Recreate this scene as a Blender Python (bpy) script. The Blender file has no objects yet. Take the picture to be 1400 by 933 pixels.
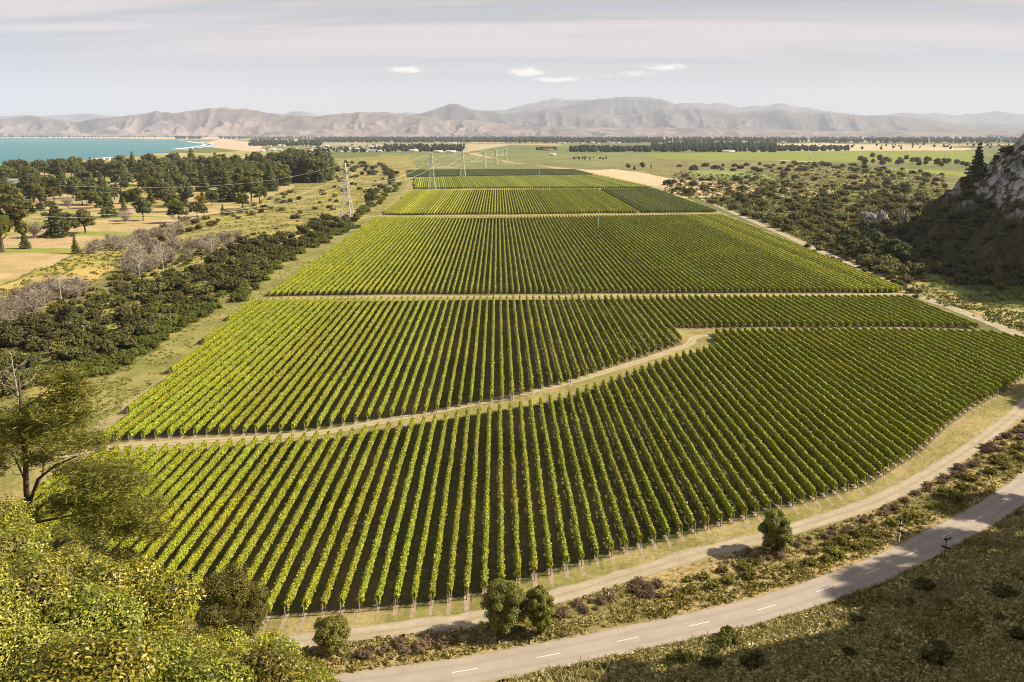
import bpy, math, random
import numpy as np
from mathutils import Vector

# ------------------------------------------------------------------ camera, sky, sun, exposure
scene = bpy.context.scene
C = scene.collection
CAM_H = 61.5            # eye height above the vineyard
FPX = 1120.0            # focal length in photo pixels (photo 1400 wide)
HORIZON = 182.0         # photo row of the true horizon
PITCH = math.atan((466.5 - HORIZON) / FPX)
CP, SP = math.cos(PITCH), math.sin(PITCH)

cam_d = bpy.data.cameras.new('camera')
cam = bpy.data.objects.new('camera', cam_d); C.objects.link(cam)
cam.location = (0, 0, CAM_H)
cam.rotation_euler = (math.pi / 2 - PITCH, 0, 0)
cam_d.sensor_width = 36.0
cam_d.lens = FPX / 1400 * 36.0
cam_d.clip_start = 0.5
cam_d.clip_end = 90000
scene.camera = cam

SUN_EL = math.radians(36)
SUN_AZ = math.radians(86)          # from +Y towards +X
sun_dir = Vector((math.sin(SUN_AZ) * math.cos(SUN_EL), math.cos(SUN_AZ) * math.cos(SUN_EL), math.sin(SUN_EL)))
sl = bpy.data.lights.new('sun', 'SUN'); sl.energy = 5.0; sl.angle = math.radians(0.5); sl.color = (1.0, 0.885, 0.69)
so = bpy.data.objects.new('sun', sl); C.objects.link(so)
so.location = (300, 0, 400)
so.rotation_euler = sun_dir.to_track_quat('Z', 'Y').to_euler()

scene.view_settings.view_transform = 'Standard'
scene.view_settings.look = 'None'
scene.view_settings.exposure = 1.0
scene.view_settings.gamma = 1.0
scene.view_settings.use_curve_mapping = False
cy = scene.cycles
cy.max_bounces = 5; cy.diffuse_bounces = 2; cy.glossy_bounces = 2; cy.transmission_bounces = 2
cy.volume_bounces = 1; cy.transparent_max_bounces = 4
cy.caustics_reflective = False; cy.caustics_refractive = False
cy.use_adaptive_sampling = True; cy.adaptive_threshold = 0.01
cy.use_denoising = True
cy.filter_width = 1.0
try:
    cy.denoiser = 'OPENIMAGEDENOISE'
    cy.denoising_prefilter = 'NONE'
except Exception:
    pass
cy.sample_clamp_indirect = 4.0

W = bpy.data.worlds.new('World'); scene.world = W; W.use_nodes = True


class NB:
    """tiny node-tree builder"""
    def __init__(s, tree):
        s.t = tree
        tree.nodes.clear()

    def n(s, typ, **kw):
        nd = s.t.nodes.new(typ)
        for k, v in kw.items():
            if k.startswith('i_'):
                nd.inputs[k[2:].replace('_', ' ')].default_value = v
            else:
                setattr(nd, k, v)
        return nd

    def l(s, a, b):
        s.t.links.new(a, b)

    def val(s, x):
        return x

    def math(s, op, a, b=None, c=None, clamp=False):
        nd = s.t.nodes.new('ShaderNodeMath'); nd.operation = op; nd.use_clamp = clamp
        for i, x in enumerate((a, b, c)):
            if x is None: continue
            if isinstance(x, (int, float)): nd.inputs[i].default_value = x
            else: s.l(x, nd.inputs[i])
        return nd.outputs[0]

    def mix(s, f, a, b, blend='MIX'):
        nd = s.t.nodes.new('ShaderNodeMix'); nd.data_type = 'RGBA'; nd.blend_type = blend
        for sock, x in ((nd.inputs[0], f), (nd.inputs[6], a), (nd.inputs[7], b)):
            if isinstance(x, (int, float)): sock.default_value = x
            elif isinstance(x, (tuple, list)): sock.default_value = (*x, 1) if len(x) == 3 else x
            else: s.l(x, sock)
        return nd.outputs[2]

    def noise(s, vec, scale, detail=4, rough=0.55, dist=0.0):
        nd = s.t.nodes.new('ShaderNodeTexNoise')
        nd.inputs['Scale'].default_value = scale; nd.inputs['Detail'].default_value = detail
        nd.inputs['Roughness'].default_value = rough; nd.inputs['Distortion'].default_value = dist
        if vec is not None: s.l(vec, nd.inputs['Vector'])
        return nd.outputs['Fac']

    def rng(s, v, a, b, c=0.0, d=1.0):
        nd = s.t.nodes.new('ShaderNodeMapRange'); nd.interpolation_type = 'SMOOTHSTEP'
        s.l(v, nd.inputs[0])
        for i, x in zip((1, 2, 3, 4), (a, b, c, d)): nd.inputs[i].default_value = x
        return nd.outputs[0]

    def mapping(s, vec, scale=(1, 1, 1), loc=(0, 0, 0)):
        nd = s.t.nodes.new('ShaderNodeMapping'); s.l(vec, nd.inputs[0])
        nd.inputs['Scale'].default_value = scale; nd.inputs['Location'].default_value = loc
        return nd.outputs[0]

    def ramp(s, fac, stops):
        nd = s.t.nodes.new('ShaderNodeValToRGB'); s.l(fac, nd.inputs[0])
        e = nd.color_ramp.elements
        while len(e) < len(stops): e.new(0.5)
        for el, (p, c) in zip(e, stops):
            el.position = p; el.color = (*c, 1)
        return nd.outputs[0]


def build_sky():
    b = NB(W.node_tree)
    out = b.n('ShaderNodeOutputWorld'); bg = b.n('ShaderNodeBackground')
    bg.inputs['Strength'].default_value = 0.05
    sky = b.n('ShaderNodeTexSky', sky_type='NISHITA', sun_disc=False, sun_elevation=SUN_EL, sun_rotation=SUN_AZ,
              air_density=1.0, dust_density=0.6, ozone_density=1.0)
    tc = b.n('ShaderNodeTexCoord')
    sep = b.n('ShaderNodeSeparateXYZ'); b.l(tc.outputs['Generated'], sep.inputs[0])
    # direction -> plane at cloud height, so the veils get thinner towards the horizon
    zz = b.math('MAXIMUM', sep.outputs[2], 0.02)
    px = b.math('DIVIDE', sep.outputs[0], b.math('ADD', zz, 0.10)); py = b.math('DIVIDE', sep.outputs[1], b.math('ADD', zz, 0.10))
    cmb = b.n('ShaderNodeCombineXYZ'); b.l(px, cmb.inputs[0]); b.l(py, cmb.inputs[1])
    veil = b.noise(b.mapping(cmb.outputs[0], (0.20, 1.5, 1), (3.1, 0.4, 0)), 1.0, 8, 0.6, 0.8)
    veil = b.rng(veil, 0.42, 0.60)
    up = b.rng(sep.outputs[2], 0.045, 0.115)
    veil = b.math('MULTIPLY', veil, up)
    grey = b.mix(b.rng(sep.outputs[2], 0.0, 0.16), (5.6, 5.65, 5.95), (4.6, 4.6, 5.05))
    # a pale veil low in the sky that thins towards the clear blue overhead
    ahead = b.rng(sep.outputs[1], -0.2, 0.75)       # the veil lies over the plain; behind and overhead the sky is clear
    col = b.mix(b.math('MULTIPLY', b.rng(sep.outputs[2], 0.17, 0.36, 0.93, 0.04), b.math('ADD', b.math('MULTIPLY', ahead, .92), .08)), sky.outputs[0], grey)
    col = b.mix(b.math('MULTIPLY', veil, 0.8), col, (7.9, 6.7, 6.7))
    # the three small clouds low over the mountains: a soft bank broken up by noise
    az = b.math('DIVIDE', sep.outputs[0], b.math('MAXIMUM', sep.outputs[1], 0.05))
    el = b.math('DIVIDE', sep.outputs[2], b.math('MAXIMUM', sep.outputs[1], 0.05))
    cc = b.n('ShaderNodeCombineXYZ'); b.l(az, cc.inputs[0]); b.l(el, cc.inputs[1])
    puff = b.noise(b.mapping(cc.outputs[0], (46, 150, 1)), 1.0, 8, 0.62, 0.6)
    tot = None
    for (x, y, w, h, a) in ((560, 100, 34, 5.5, 1.0), (722, 103, 34, 7.5, 1.05), (765, 112, 46, 6, .85), (905, 97, 40, 6, .85), (870, 104, 40, 5, .6), (820, 108, 30, 5, .5)):
        cx, cyv = (x - 700) / 1155.0, (HORIZON - y) / 1155.0
        dx = b.math('MULTIPLY', b.math('SUBTRACT', az, cx), 1155.0 / w)
        dy = b.math('MULTIPLY', b.math('SUBTRACT', el, cyv), 1155.0 / h)
        r = b.math('ADD', b.math('MULTIPLY', dx, dx), b.math('MULTIPLY', dy, dy))
        g = b.math('MULTIPLY', b.math('SUBTRACT', 1.0, b.math('MINIMUM', r, 1.0)), a)
        tot = g if tot is None else b.math('MAXIMUM', tot, g)
    cloud = b.rng(b.math('ADD', b.math('MULTIPLY', tot, 0.42), b.math('MULTIPLY', puff, 1.0)), 0.60, 0.92)
    cloud = b.math('MULTIPLY', cloud, b.math('MINIMUM', b.math('MULTIPLY', tot, 4.0), 1.0))
    col = b.mix(b.math('MULTIPLY', cloud, 0.95), col, (11.0, 10.2, 9.7))
    b.l(col, bg.inputs['Color']); b.l(bg.outputs[0], out.inputs['Surface'])


build_sky()

# ------------------------------------------------------------------ helpers
R0 = np.random.default_rng(7)
rnd = random.Random(11)


def P(px, py, z=0.0):
    """photo point -> place on the level z (metres)"""
    u = 466.5 - py
    dz = u * CP - FPX * SP
    t = (z - CAM_H) / dz
    return np.array([(px - 700.0) * t, (FPX * CP + u * SP) * t])


def ppm(py):
    """photo pixels per metre on the ground seen at row py"""
    return CP * (py - HORIZON) / CAM_H


def proj(X, Y, Z):
    """place -> photo point (used only to write labels and cull what is out of frame)"""
    d = Y * CP - (Z - CAM_H) * SP
    v = Y * SP + (Z - CAM_H) * CP
    return 700 + FPX * X / d, 466.5 - FPX * v / d


def hash2(ix, iy, seed):
    h = (ix.astype(np.int64) * 374761393 + iy.astype(np.int64) * 668265263 + seed * 974634777) & 0xFFFFFFFF
    h = ((h ^ (h >> 13)) * 1274126177) & 0xFFFFFFFF
    h = h ^ (h >> 16)
    return (h & 0xFFFFFF) / float(0xFFFFFF)


def vnoise(x, y, seed=0):
    x = np.asarray(x, float); y = np.asarray(y, float)
    ix = np.floor(x); iy = np.floor(y)
    fx = x - ix; fy = y - iy
    fx = fx * fx * fx * (fx * (fx * 6 - 15) + 10); fy = fy * fy * fy * (fy * (fy * 6 - 15) + 10)
    ix = ix.astype(np.int64); iy = iy.astype(np.int64)
    a = hash2(ix, iy, seed); b_ = hash2(ix + 1, iy, seed); c = hash2(ix, iy + 1, seed); d = hash2(ix + 1, iy + 1, seed)
    return (a * (1 - fx) + b_ * fx) * (1 - fy) + (c * (1 - fx) + d * fx) * fy


def fbm(x, y, oct=4, seed=0, gain=0.5):
    s = 0; a = 1; t = 0
    for o in range(oct):
        s = s + a * vnoise(x * 2 ** o + 17.3 * o, y * 2 ** o - 9.1 * o, seed + o); t += a; a *= gain
    return s / t


def ridged(x, y, oct=5, seed=0):
    s = 0; a = 1; t = 0; w = 1
    for o in range(oct):
        n = 1 - np.abs(2 * vnoise(x * 2 ** o + 3.7 * o, y * 2 ** o + 5.1 * o, seed + o) - 1)
        n = n * n
        s = s + a * n * w; t += a; a *= 0.5
        w = np.clip(n * 1.6, 0.2, 1)
    return s / t


def inpoly(X, Y, poly):
    poly = np.asarray(poly, float)
    c = np.zeros(X.shape, bool)
    n = len(poly); j = n - 1
    for i in range(n):
        xi, yi = poly[i]; xj, yj = poly[j]
        if yi != yj:
            m = ((yi > Y) != (yj > Y)) & (X < (xj - xi) * (Y - yi) / (yj - yi) + xi)
            c ^= m
        j = i
    return c


def wpoly(pts):
    return np.array([P(x, y) for x, y in pts])


def mesh(name, V, F, mats=(), mi=None, smooth=False, attr=None):
    V = np.asarray(V, np.float32); F = np.asarray(F, np.int32)
    me = bpy.data.meshes.new(name)
    k = F.shape[1]; m = len(F)
    me.vertices.add(len(V)); me.vertices.foreach_set('co', V.ravel())
    me.loops.add(m * k); me.loops.foreach_set('vertex_index', F.ravel())
    me.polygons.add(m)
    me.polygons.foreach_set('loop_start', np.arange(0, m * k, k, dtype=np.int32))
    me.polygons.foreach_set('loop_total', np.full(m, k, np.int32))
    if mi is not None: me.polygons.foreach_set('material_index', np.asarray(mi, np.int32))
    if smooth: me.polygons.foreach_set('use_smooth', np.ones(m, bool))
    for a in mats: me.materials.append(a)
    if attr is not None:
        ca = me.color_attributes.new('albedo', 'FLOAT_COLOR', 'POINT')
        ca.data.foreach_set('color', np.asarray(attr, np.float32).ravel())
    me.update(calc_edges=True)
    return me


def link(name, me, parent=None, loc=None, rz=None, sc=None):
    o = bpy.data.objects.new(name, me); C.objects.link(o)
    if parent is not None: o.parent = parent
    if loc is not None: o.location = loc
    if rz is not None: o.rotation_euler = (0, 0, rz)
    if sc is not None: o.scale = sc if hasattr(sc, '__len__') else (sc, sc, sc)
    return o


def tag(o, label, cat, group=None):
    o['label'] = label; o['category'] = cat
    if group: o['group'] = group
    return o


def struct(o, kind='structure'):
    o['kind'] = kind
    return o


def thing(name, label, cat, loc=(0, 0, 0), rz=0, sc=1, group=None):
    return tag(link(name, None, None, loc, rz, sc), label, cat, group)


def copy_tree(o, parent=None):
    c = o.copy(); C.objects.link(c)
    if parent is not None: c.parent = parent
    for ch in list(o.children): copy_tree(ch, c)
    return c


def ordn(n):
    if 10 <= n % 100 <= 20: s = 'th'
    else: s = {1: 'st', 2: 'nd', 3: 'rd'}.get(n % 10, 'th')
    return f'{n}{s}'


SHADE_CORE = {}


def shade_core_mat(m):
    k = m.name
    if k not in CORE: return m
    if k not in SHADE_CORE:
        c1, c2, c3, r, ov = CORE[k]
        SHADE_CORE[k] = mat_leaf(k + '_shade_core', c1, c2, c3, 0.05, r + .2, spec=.05, obj_var=ov, inner=True)
    return SHADE_CORE[k]


class MB:
    """collects quads"""
    def __init__(s): s.V = []; s.F = []; s.M = []; s.n = 0

    def add(s, V, F, m=0):
        V = np.asarray(V, float); F = np.asarray(F, int)
        if F.shape[1] == 3: F = np.hstack([F, F[:, 2:]])
        s.V.append(V); s.F.append(F + s.n); s.M.append(np.full(len(F), m)); s.n += len(V)
        return s

    def box(s, c, d, m=0, rz=0.0):
        x, y, z = np.array(d) / 2.0
        V = np.array([[-x, -y, -z], [x, -y, -z], [x, y, -z], [-x, y, -z], [-x, -y, z], [x, -y, z], [x, y, z], [-x, y, z]])
        ca, sa = math.cos(rz), math.sin(rz)
        V = np.c_[V[:, 0] * ca - V[:, 1] * sa, V[:, 0] * sa + V[:, 1] * ca, V[:, 2]] + np.array(c)
        return s.add(V, [[0, 3, 2, 1], [4, 5, 6, 7], [0, 1, 5, 4], [1, 2, 6, 5], [2, 3, 7, 6], [3, 0, 4, 7]], m)

    def tube(s, pts, rad, k=6, m=0, cap=True):
        pts = np.asarray(pts, float); n = len(pts)
        rad = np.broadcast_to(np.asarray(rad, float), (n,))
        T = np.gradient(pts, axis=0); T /= np.linalg.norm(T, axis=1)[:, None] + 1e-9
        ref = np.array([0, 0, 1.0]) if abs(T[:, 2]).mean() < 0.8 else np.array([1.0, 0, 0])
        A = np.cross(T, ref); A /= np.linalg.norm(A, axis=1)[:, None] + 1e-9
        B = np.cross(T, A)
        an = np.arange(k) * 2 * np.pi / k
        V = (pts[:, None, :] + rad[:, None, None] * (np.cos(an)[None, :, None] * A[:, None, :] + np.sin(an)[None, :, None] * B[:, None, :])).reshape(-1, 3)
        i = np.arange(n - 1)[:, None] * k; j = np.arange(k)[None, :]; j2 = (j + 1) % k
        F = np.stack([i + j, i + j2, i + k + j2, i + k + j], -1).reshape(-1, 4)
        s.add(V, F, m)
        if cap:
            b0 = s.n - n * k
            for off in (0, (n - 1) * k):
                for q in range(1, k - 2, 2):
                    s.F.append(np.array([[b0 + off, b0 + off + q, b0 + off + q + 1, b0 + off + min(q + 2, k - 1)]])); s.M.append(np.array([m]))
        return s

    def leaves(s, Cn, N, size, aspect, rng, m=0, fold=0.0):
        """one rhombus leaf per centre, N = face normals"""
        n = len(Cn)
        N = N / (np.linalg.norm(N, axis=1)[:, None] + 1e-9)
        r = rng.normal(size=(n, 3)); u = np.cross(N, r); u /= np.linalg.norm(u, axis=1)[:, None] + 1e-9
        v = np.cross(N, u)
        sz = np.broadcast_to(np.asarray(size, float), (n,))[:, None] * rng.uniform(0.7, 1.3, (n, 1))
        V = np.stack([Cn - u * sz, Cn - v * sz * aspect + N * sz * fold, Cn + u * sz, Cn + v * sz * aspect + N * sz * fold], 1).reshape(-1, 3)
        F = np.arange(4 * n).reshape(n, 4)
        return s.add(V, F, m)

    def strands(s, A, B, wid, rng, m=0):
        """flat tapered strips from A to B (twigs, blades)"""
        n = len(A); D = B - A
        r = rng.normal(size=(n, 3)); u = np.cross(D, r); u /= np.linalg.norm(u, axis=1)[:, None] + 1e-9
        w = np.broadcast_to(np.asarray(wid, float), (n,))[:, None]
        V = np.stack([A - u * w, A + u * w, B + u * w * 0.35, B - u * w * 0.35], 1).reshape(-1, 3)
        return s.add(V, np.arange(4 * n).reshape(n, 4), m)

    def blob(s, c, r, rng, m=1, nu=9, nv=6, rough=0.18, zmin=-0.7):
        """lumpy ellipsoid core"""
        th = np.arange(nu) * 2 * np.pi / nu; ph = np.linspace(math.asin(zmin) if zmin > -1 else -np.pi / 2, np.pi / 2 * 0.97, nv)
        T, Q = np.meshgrid(th, ph)
        rr = 1 + rng.uniform(-rough, rough, T.shape)
        V = np.stack([np.cos(T) * np.cos(Q) * rr * r[0], np.sin(T) * np.cos(Q) * rr * r[1], np.sin(Q) * rr * r[2]], -1).reshape(-1, 3) + np.array(c)
        i = np.arange(nv - 1)[:, None] * nu; j = np.arange(nu)[None, :]; j2 = (j + 1) % nu
        F = np.stack([i + j, i + j2, i + nu + j2, i + nu + j], -1).reshape(-1, 4)
        return s.add(V, F, m)

    def data(s):
        return np.concatenate(s.V), np.concatenate(s.F), np.concatenate(s.M)

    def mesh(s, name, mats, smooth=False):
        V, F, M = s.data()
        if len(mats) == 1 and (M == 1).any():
            mats = [mats[0], shade_core_mat(mats[0])]
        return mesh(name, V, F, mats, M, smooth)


# ------------------------------------------------------------------ materials
def new_mat(name):
    m = bpy.data.materials.new(name); m.use_nodes = True
    b = NB(m.node_tree)
    out = b.n('ShaderNodeOutputMaterial')
    return m, b, out


CORE = {}


def mat_leaf(name, c1, c2, c3=None, trans=0.25, rough=0.55, patch=None, patch_scale=0.03, spec=0.25, obj_var=0.25, inner=False):
    """leaf colour varies leaf by leaf, plant by plant, and (optionally) in patches over the land"""
    m, b, out = new_mat(name)
    geo = b.n('ShaderNodeNewGeometry')
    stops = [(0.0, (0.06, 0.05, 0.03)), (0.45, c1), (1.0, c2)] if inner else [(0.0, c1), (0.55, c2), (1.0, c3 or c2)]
    if inner:                                   # wood and inner leaves, darkened in colour to stand in for crown shade
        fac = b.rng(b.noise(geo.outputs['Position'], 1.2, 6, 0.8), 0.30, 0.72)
    else:
        fac = geo.outputs['Random Per Island']
        CORE[name] = (c1, c2, c3, rough, obj_var)
    col = b.ramp(fac, stops)
    oi = b.n('ShaderNodeObjectInfo')
    hsv = b.n('ShaderNodeHueSaturation'); b.l(col, hsv.inputs['Color'])
    b.l(b.math('ADD', b.math('MULTIPLY', oi.outputs['Random'], obj_var * 2), 1 - obj_var), hsv.inputs['Value'])
    b.l(b.math('ADD', b.math('MULTIPLY', oi.outputs['Random'], 0.03), 0.485), hsv.inputs['Hue'])
    col = hsv.outputs[0]
    if patch:
        nz = b.noise(geo.outputs['Position'], patch_scale, 4, 0.6)
        col = b.mix(b.rng(nz, 0.5, 0.72), col, patch)
    p = b.n('ShaderNodeBsdfPrincipled', i_Roughness=rough); p.inputs['Specular IOR Level'].default_value = spec
    b.l(col, p.inputs['Base Color'])
    tr = b.n('ShaderNodeBsdfTranslucent'); b.l(b.mix(0.35, col, (0.30, 0.32, 0.03)), tr.inputs['Color'])
    mx = b.n('ShaderNodeMixShader'); mx.inputs[0].default_value = trans
    b.l(p.outputs[0], mx.inputs[1]); b.l(tr.outputs[0], mx.inputs[2]); b.l(mx.outputs[0], out.inputs['Surface'])
    return m


def mat_plain(name, c1, c2=None, scale=3.0, rough=0.8, spec=0.3, metal=0.0, detail=5, bump=0.0, stretch=(1, 1, 1)):
    m, b, out = new_mat(name)
    tc = b.n('ShaderNodeTexCoord'); geo = b.n('ShaderNodeNewGeometry')
    p = b.n('ShaderNodeBsdfPrincipled', i_Roughness=rough, i_Metallic=metal); p.inputs['Specular IOR Level'].default_value = spec
    nz = b.noise(b.mapping(geo.outputs['Position'], stretch), scale, detail, 0.6)
    b.l(b.mix(b.rng(nz, 0.3, 0.7), c1, c2 or tuple(x * 0.7 for x in c1)), p.inputs['Base Color'])
    if bump:
        bp = b.n('ShaderNodeBump', i_Strength=bump, i_Distance=0.1); b.l(nz, bp.inputs['Height']); b.l(bp.outputs[0], p.inputs['Normal'])
    b.l(p.outputs[0], out.inputs['Surface'])
    return m


def mat_ground(name, fine=1.0):
    m, b, out = new_mat(name)
    at = b.n('ShaderNodeAttribute', attribute_name='albedo')
    geo = b.n('ShaderNodeNewGeometry')
    n1 = b.noise(geo.outputs['Position'], 0.9 * fine, 6, 0.65)
    n2 = b.noise(geo.outputs['Position'], 0.055 * fine, 5, 0.6)
    n3 = b.noise(geo.outputs['Position'], 5.5 * fine, 4, 0.7)
    f = b.math('ADD', b.math('MULTIPLY', n1, 0.9), b.math('ADD', b.math('MULTIPLY', n2, 0.5), b.math('MULTIPLY', n3, 0.6)))
    f = b.rng(f, 0.62, 1.38, 0.62, 1.38)
    mul = b.n('ShaderNodeVectorMath', operation='SCALE'); b.l(at.outputs['Color'], mul.inputs[0]); b.l(f, mul.inputs['Scale'])
    dry = b.mix(b.rng(n1, 0.5, 0.75), mul.outputs[0], b.mix(0.4, mul.outputs[0], (0.30, 0.22, 0.10)))
    p = b.n('ShaderNodeBsdfPrincipled', i_Roughness=0.95); p.inputs['Specular IOR Level'].default_value = 0.1
    b.l(dry, p.inputs['Base Color'])
    bp = b.n('ShaderNodeBump', i_Strength=0.6, i_Distance=0.25); b.l(b.math('ADD', n1, b.math('MULTIPLY', n3, 0.4)), bp.inputs['Height']); b.l(bp.outputs[0], p.inputs['Normal'])
    b.l(p.outputs[0], out.inputs['Surface'])
    return m


M_GROUND = mat_ground('ground_cover')
M_VINE = mat_leaf('vine_leaf', (0.11, 0.135, 0.008), (0.285, 0.31, 0.015), (0.47, 0.465, 0.034), 0.2, 0.5, patch=(0.33, 0.325, 0.012), patch_scale=0.03, obj_var=0.11)
M_VINE_BRIGHT = mat_leaf('bright_vine_leaf', (0.18, 0.19, 0.01), (0.32, 0.33, 0.014), (0.43, 0.42, 0.03), 0.2, 0.5, obj_var=0.06)  # lighter, yellower leaf of the bright distant blocks
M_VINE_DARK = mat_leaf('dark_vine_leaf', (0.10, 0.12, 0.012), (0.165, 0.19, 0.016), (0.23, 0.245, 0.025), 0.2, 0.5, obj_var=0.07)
M_PINE = mat_leaf('pine_needle', (0.04, 0.05, 0.016), (0.088, 0.10, 0.025), (0.17, 0.175, 0.042), 0.12, 0.6, obj_var=0.3)
M_OLIVE = mat_leaf('olive_leaf', (0.055, 0.06, 0.012), (0.12, 0.118, 0.018), (0.20, 0.18, 0.03), 0.25, 0.6, obj_var=0.25)
M_YELLOW = mat_leaf('yellow_leaf', (0.16, 0.12, 0.015), (0.25, 0.19, 0.02), (0.33, 0.25, 0.03), 0.25, 0.6)
M_KANUKA = mat_leaf('kanuka_leaf', (0.04, 0.042, 0.013), (0.092, 0.09, 0.022), (0.185, 0.165, 0.045), 0.15, 0.65, obj_var=0.3)
M_SCRUB = mat_leaf('scrub_leaf', (0.068, 0.063, 0.02), (0.145, 0.128, 0.038), (0.25, 0.205, 0.07), 0.18, 0.65, obj_var=0.35)
M_DSCRUB = mat_leaf('dark_scrub_leaf', (0.052, 0.05, 0.018), (0.115, 0.102, 0.032), (0.21, 0.175, 0.055), 0.15, 0.65, obj_var=0.35)
M_BROOM = mat_leaf('broom_stem', (0.07, 0.085, 0.010), (0.115, 0.132, 0.016), (0.18, 0.185, 0.03), 0.2, 0.6, obj_var=0.25)
M_BUSH = mat_leaf('coastal_leaf', (0.036, 0.05, 0.006), (0.215, 0.215, 0.012), (0.60, 0.50, 0.066), 0.3, 0.42, spec=0.45, obj_var=0.3)
M_BUSH_OLIVE = mat_leaf('olive_coastal_leaf', (0.055, 0.065, 0.009), (0.21, 0.20, 0.018), (0.48, 0.40, 0.065), 0.28, 0.45, spec=0.45, obj_var=0.3)
M_BUSH_GREEN = mat_leaf('green_leaf', (0.07, 0.085, 0.010), (0.19, 0.21, 0.018), (0.40, 0.37, 0.045), 0.3, 0.45, spec=0.45, obj_var=0.2)
M_BRACKEN = mat_leaf('bracken_leaf', (0.10, 0.10, 0.012), (0.19, 0.18, 0.02), (0.30, 0.24, 0.04), 0.25, 0.6, obj_var=0.25)
M_HEATH = mat_leaf('dry_heath', (0.13, 0.085, 0.055), (0.23, 0.155, 0.10), (0.33, 0.235, 0.16), 0.1, 0.85, obj_var=0.3, spec=0.1)
M_TWIG = mat_leaf('dead_twig', (0.17, 0.135, 0.105), (0.29, 0.24, 0.19), (0.42, 0.36, 0.29), 0.1, 0.9, obj_var=0.25, spec=0.1)
M_BARK_PALE = mat_plain('weathered_branch', (0.42, 0.36, 0.30), (0.30, 0.25, 0.20), 6.0)
M_BARK = mat_plain('bark', (0.10, 0.075, 0.05), (0.055, 0.04, 0.028), 5.0, bump=0.4)
M_CABBAGE = mat_leaf('cabbage_leaf', (0.12, 0.13, 0.02), (0.20, 0.19, 0.03), (0.30, 0.26, 0.05), 0.2, 0.5)
M_GRASS = mat_leaf('grass_blade', (0.11, 0.11, 0.022), (0.19, 0.17, 0.04), (0.36, 0.28, 0.11), 0.25, 0.75, spec=0.1)
M_GRASS_DRY = mat_leaf('dry_grass_blade', (0.17, 0.14, 0.045), (0.30, 0.23, 0.09), (0.42, 0.33, 0.16), 0.2, 0.8, spec=0.1)
M_GRASS_PALE = mat_leaf('pale_grass_blade', (0.22, 0.185, 0.07), (0.36, 0.29, 0.13), (0.50, 0.42, 0.24), 0.2, 0.8, spec=0.1)
M_POST = mat_plain('weathered_post', (0.17, 0.145, 0.115), (0.11, 0.095, 0.075), 8.0)
M_STEEL = mat_plain('galvanised_steel', (0.52, 0.50, 0.46), (0.40, 0.39, 0.37), 2.0, 0.5, 0.4)
M_WIRE = mat_plain('bright_wire', (0.68, 0.64, 0.54), (0.58, 0.54, 0.46), 2.0, 0.45, 0.5)
M_GREENPAINT = mat_plain('green_paint', (0.16, 0.24, 0.23), (0.12, 0.19, 0.18), 2.0, 0.5)
M_DARKBOX = mat_plain('dark_metal', (0.04, 0.045, 0.045), (0.03, 0.03, 0.03), 2.0, 0.5)
M_WHITE = mat_plain('white_paint', (0.78, 0.77, 0.74), (0.66, 0.65, 0.62), 1.2, 0.6)
M_SIGNDARK = mat_plain('sign_back', (0.07, 0.06, 0.055), (0.045, 0.04, 0.04), 3.0, 0.5)
M_LINE = mat_plain('road_paint', (0.74, 0.72, 0.66), (0.55, 0.53, 0.48), 6.0, 0.7)

# ------------------------------------------------------------------ layout read off the photograph (ground points)
ROAD = [(420, 950), (500, 938), (618, 920.5), (733.75, 900), (843, 878), (941.5, 857), (1035, 835), (1115.5, 810), (1183, 785.5), (1238, 761), (1288, 735), (1330.5, 713), (1368, 690.5), (1405, 664), (1440, 634)]
TRACK_NEAR = [(250, 897), (350, 883), (480, 869), (560, 859), (650, 846), (750, 819), (850, 789), (950, 759), (1040, 736), (1130, 709), (1200, 685), (1260, 655), (1320, 618), (1370, 581), (1405, 552), (1440, 520)]
TRACK_MID = [(60, 628), (150, 613), (270, 603), (360, 599), (450, 590), (550, 571), (650, 552), (750, 530), (850, 502), (900, 486), (932, 475), (944, 469), (947, 464), (955, 460), (975, 457.5)]
TRACK_FAR = [(1450, 500), (1400, 464), (1365, 446), (1300, 421), (1240, 399), (1150, 357), (1100, 334), (1050, 312), (1000, 290), (960, 273), (930, 264), (890, 253)]
TRACK_CROSS = [(345, 410), (500, 406.5), (680, 406), (900, 404.5), (1100, 404), (1245, 402)]
TRACK_BACK = [(505, 296.5), (680, 295.5), (850, 294), (985, 292.5)]

FRONT = [(-120, 790), (140, 620), (169, 619), (239, 617), (290, 613), (341, 608), (407, 603), (476, 597), (522, 588), (585, 578), (646, 568), (675, 563), (731, 554), (770, 546), (807, 534), (852, 517), (892, 502), (929, 489), (963, 481), (981, 474), (972, 457), (993, 455), (1078, 454), (1164, 454), (1257, 455), (1346, 458), (1405, 467),
         (1450, 488), (1405, 514), (1375, 535), (1328, 560), (1293, 586), (1261, 617), (1232, 636), (1189, 663), (1164, 671), (1118, 684), (1071, 696), (1041, 705), (1010, 714), (975, 723), (940, 732), (903, 743), (846, 759), (806, 771), (743, 790), (700, 803), (652, 818), (582, 829), (508, 836), (432, 842), (380, 846), (270, 858), (100, 890)]
MID = [(128, 611), (177, 604), (260, 598), (357, 594), (404, 591), (437, 587), (486, 579), (532, 573), (592, 567), (633, 557), (702, 547), (740, 534), (776, 526), (809, 513), (839, 502), (870, 492), (896, 483), (933, 471), (921, 449), (950, 449.5), (1050, 448), (1125, 449), (1225, 448), (1317, 450), (1341, 451.5),
       (1315, 440), (1270, 422), (1236, 409), (1000, 408.5), (675, 410), (340, 413.5)]
THIRD = [(366, 406), (504, 403.5), (636, 403), (800, 402), (1050, 401), (1225, 401), (1236, 399), (1050, 321), (984, 295.5), (850, 297), (680, 298), (517, 299)]
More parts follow.
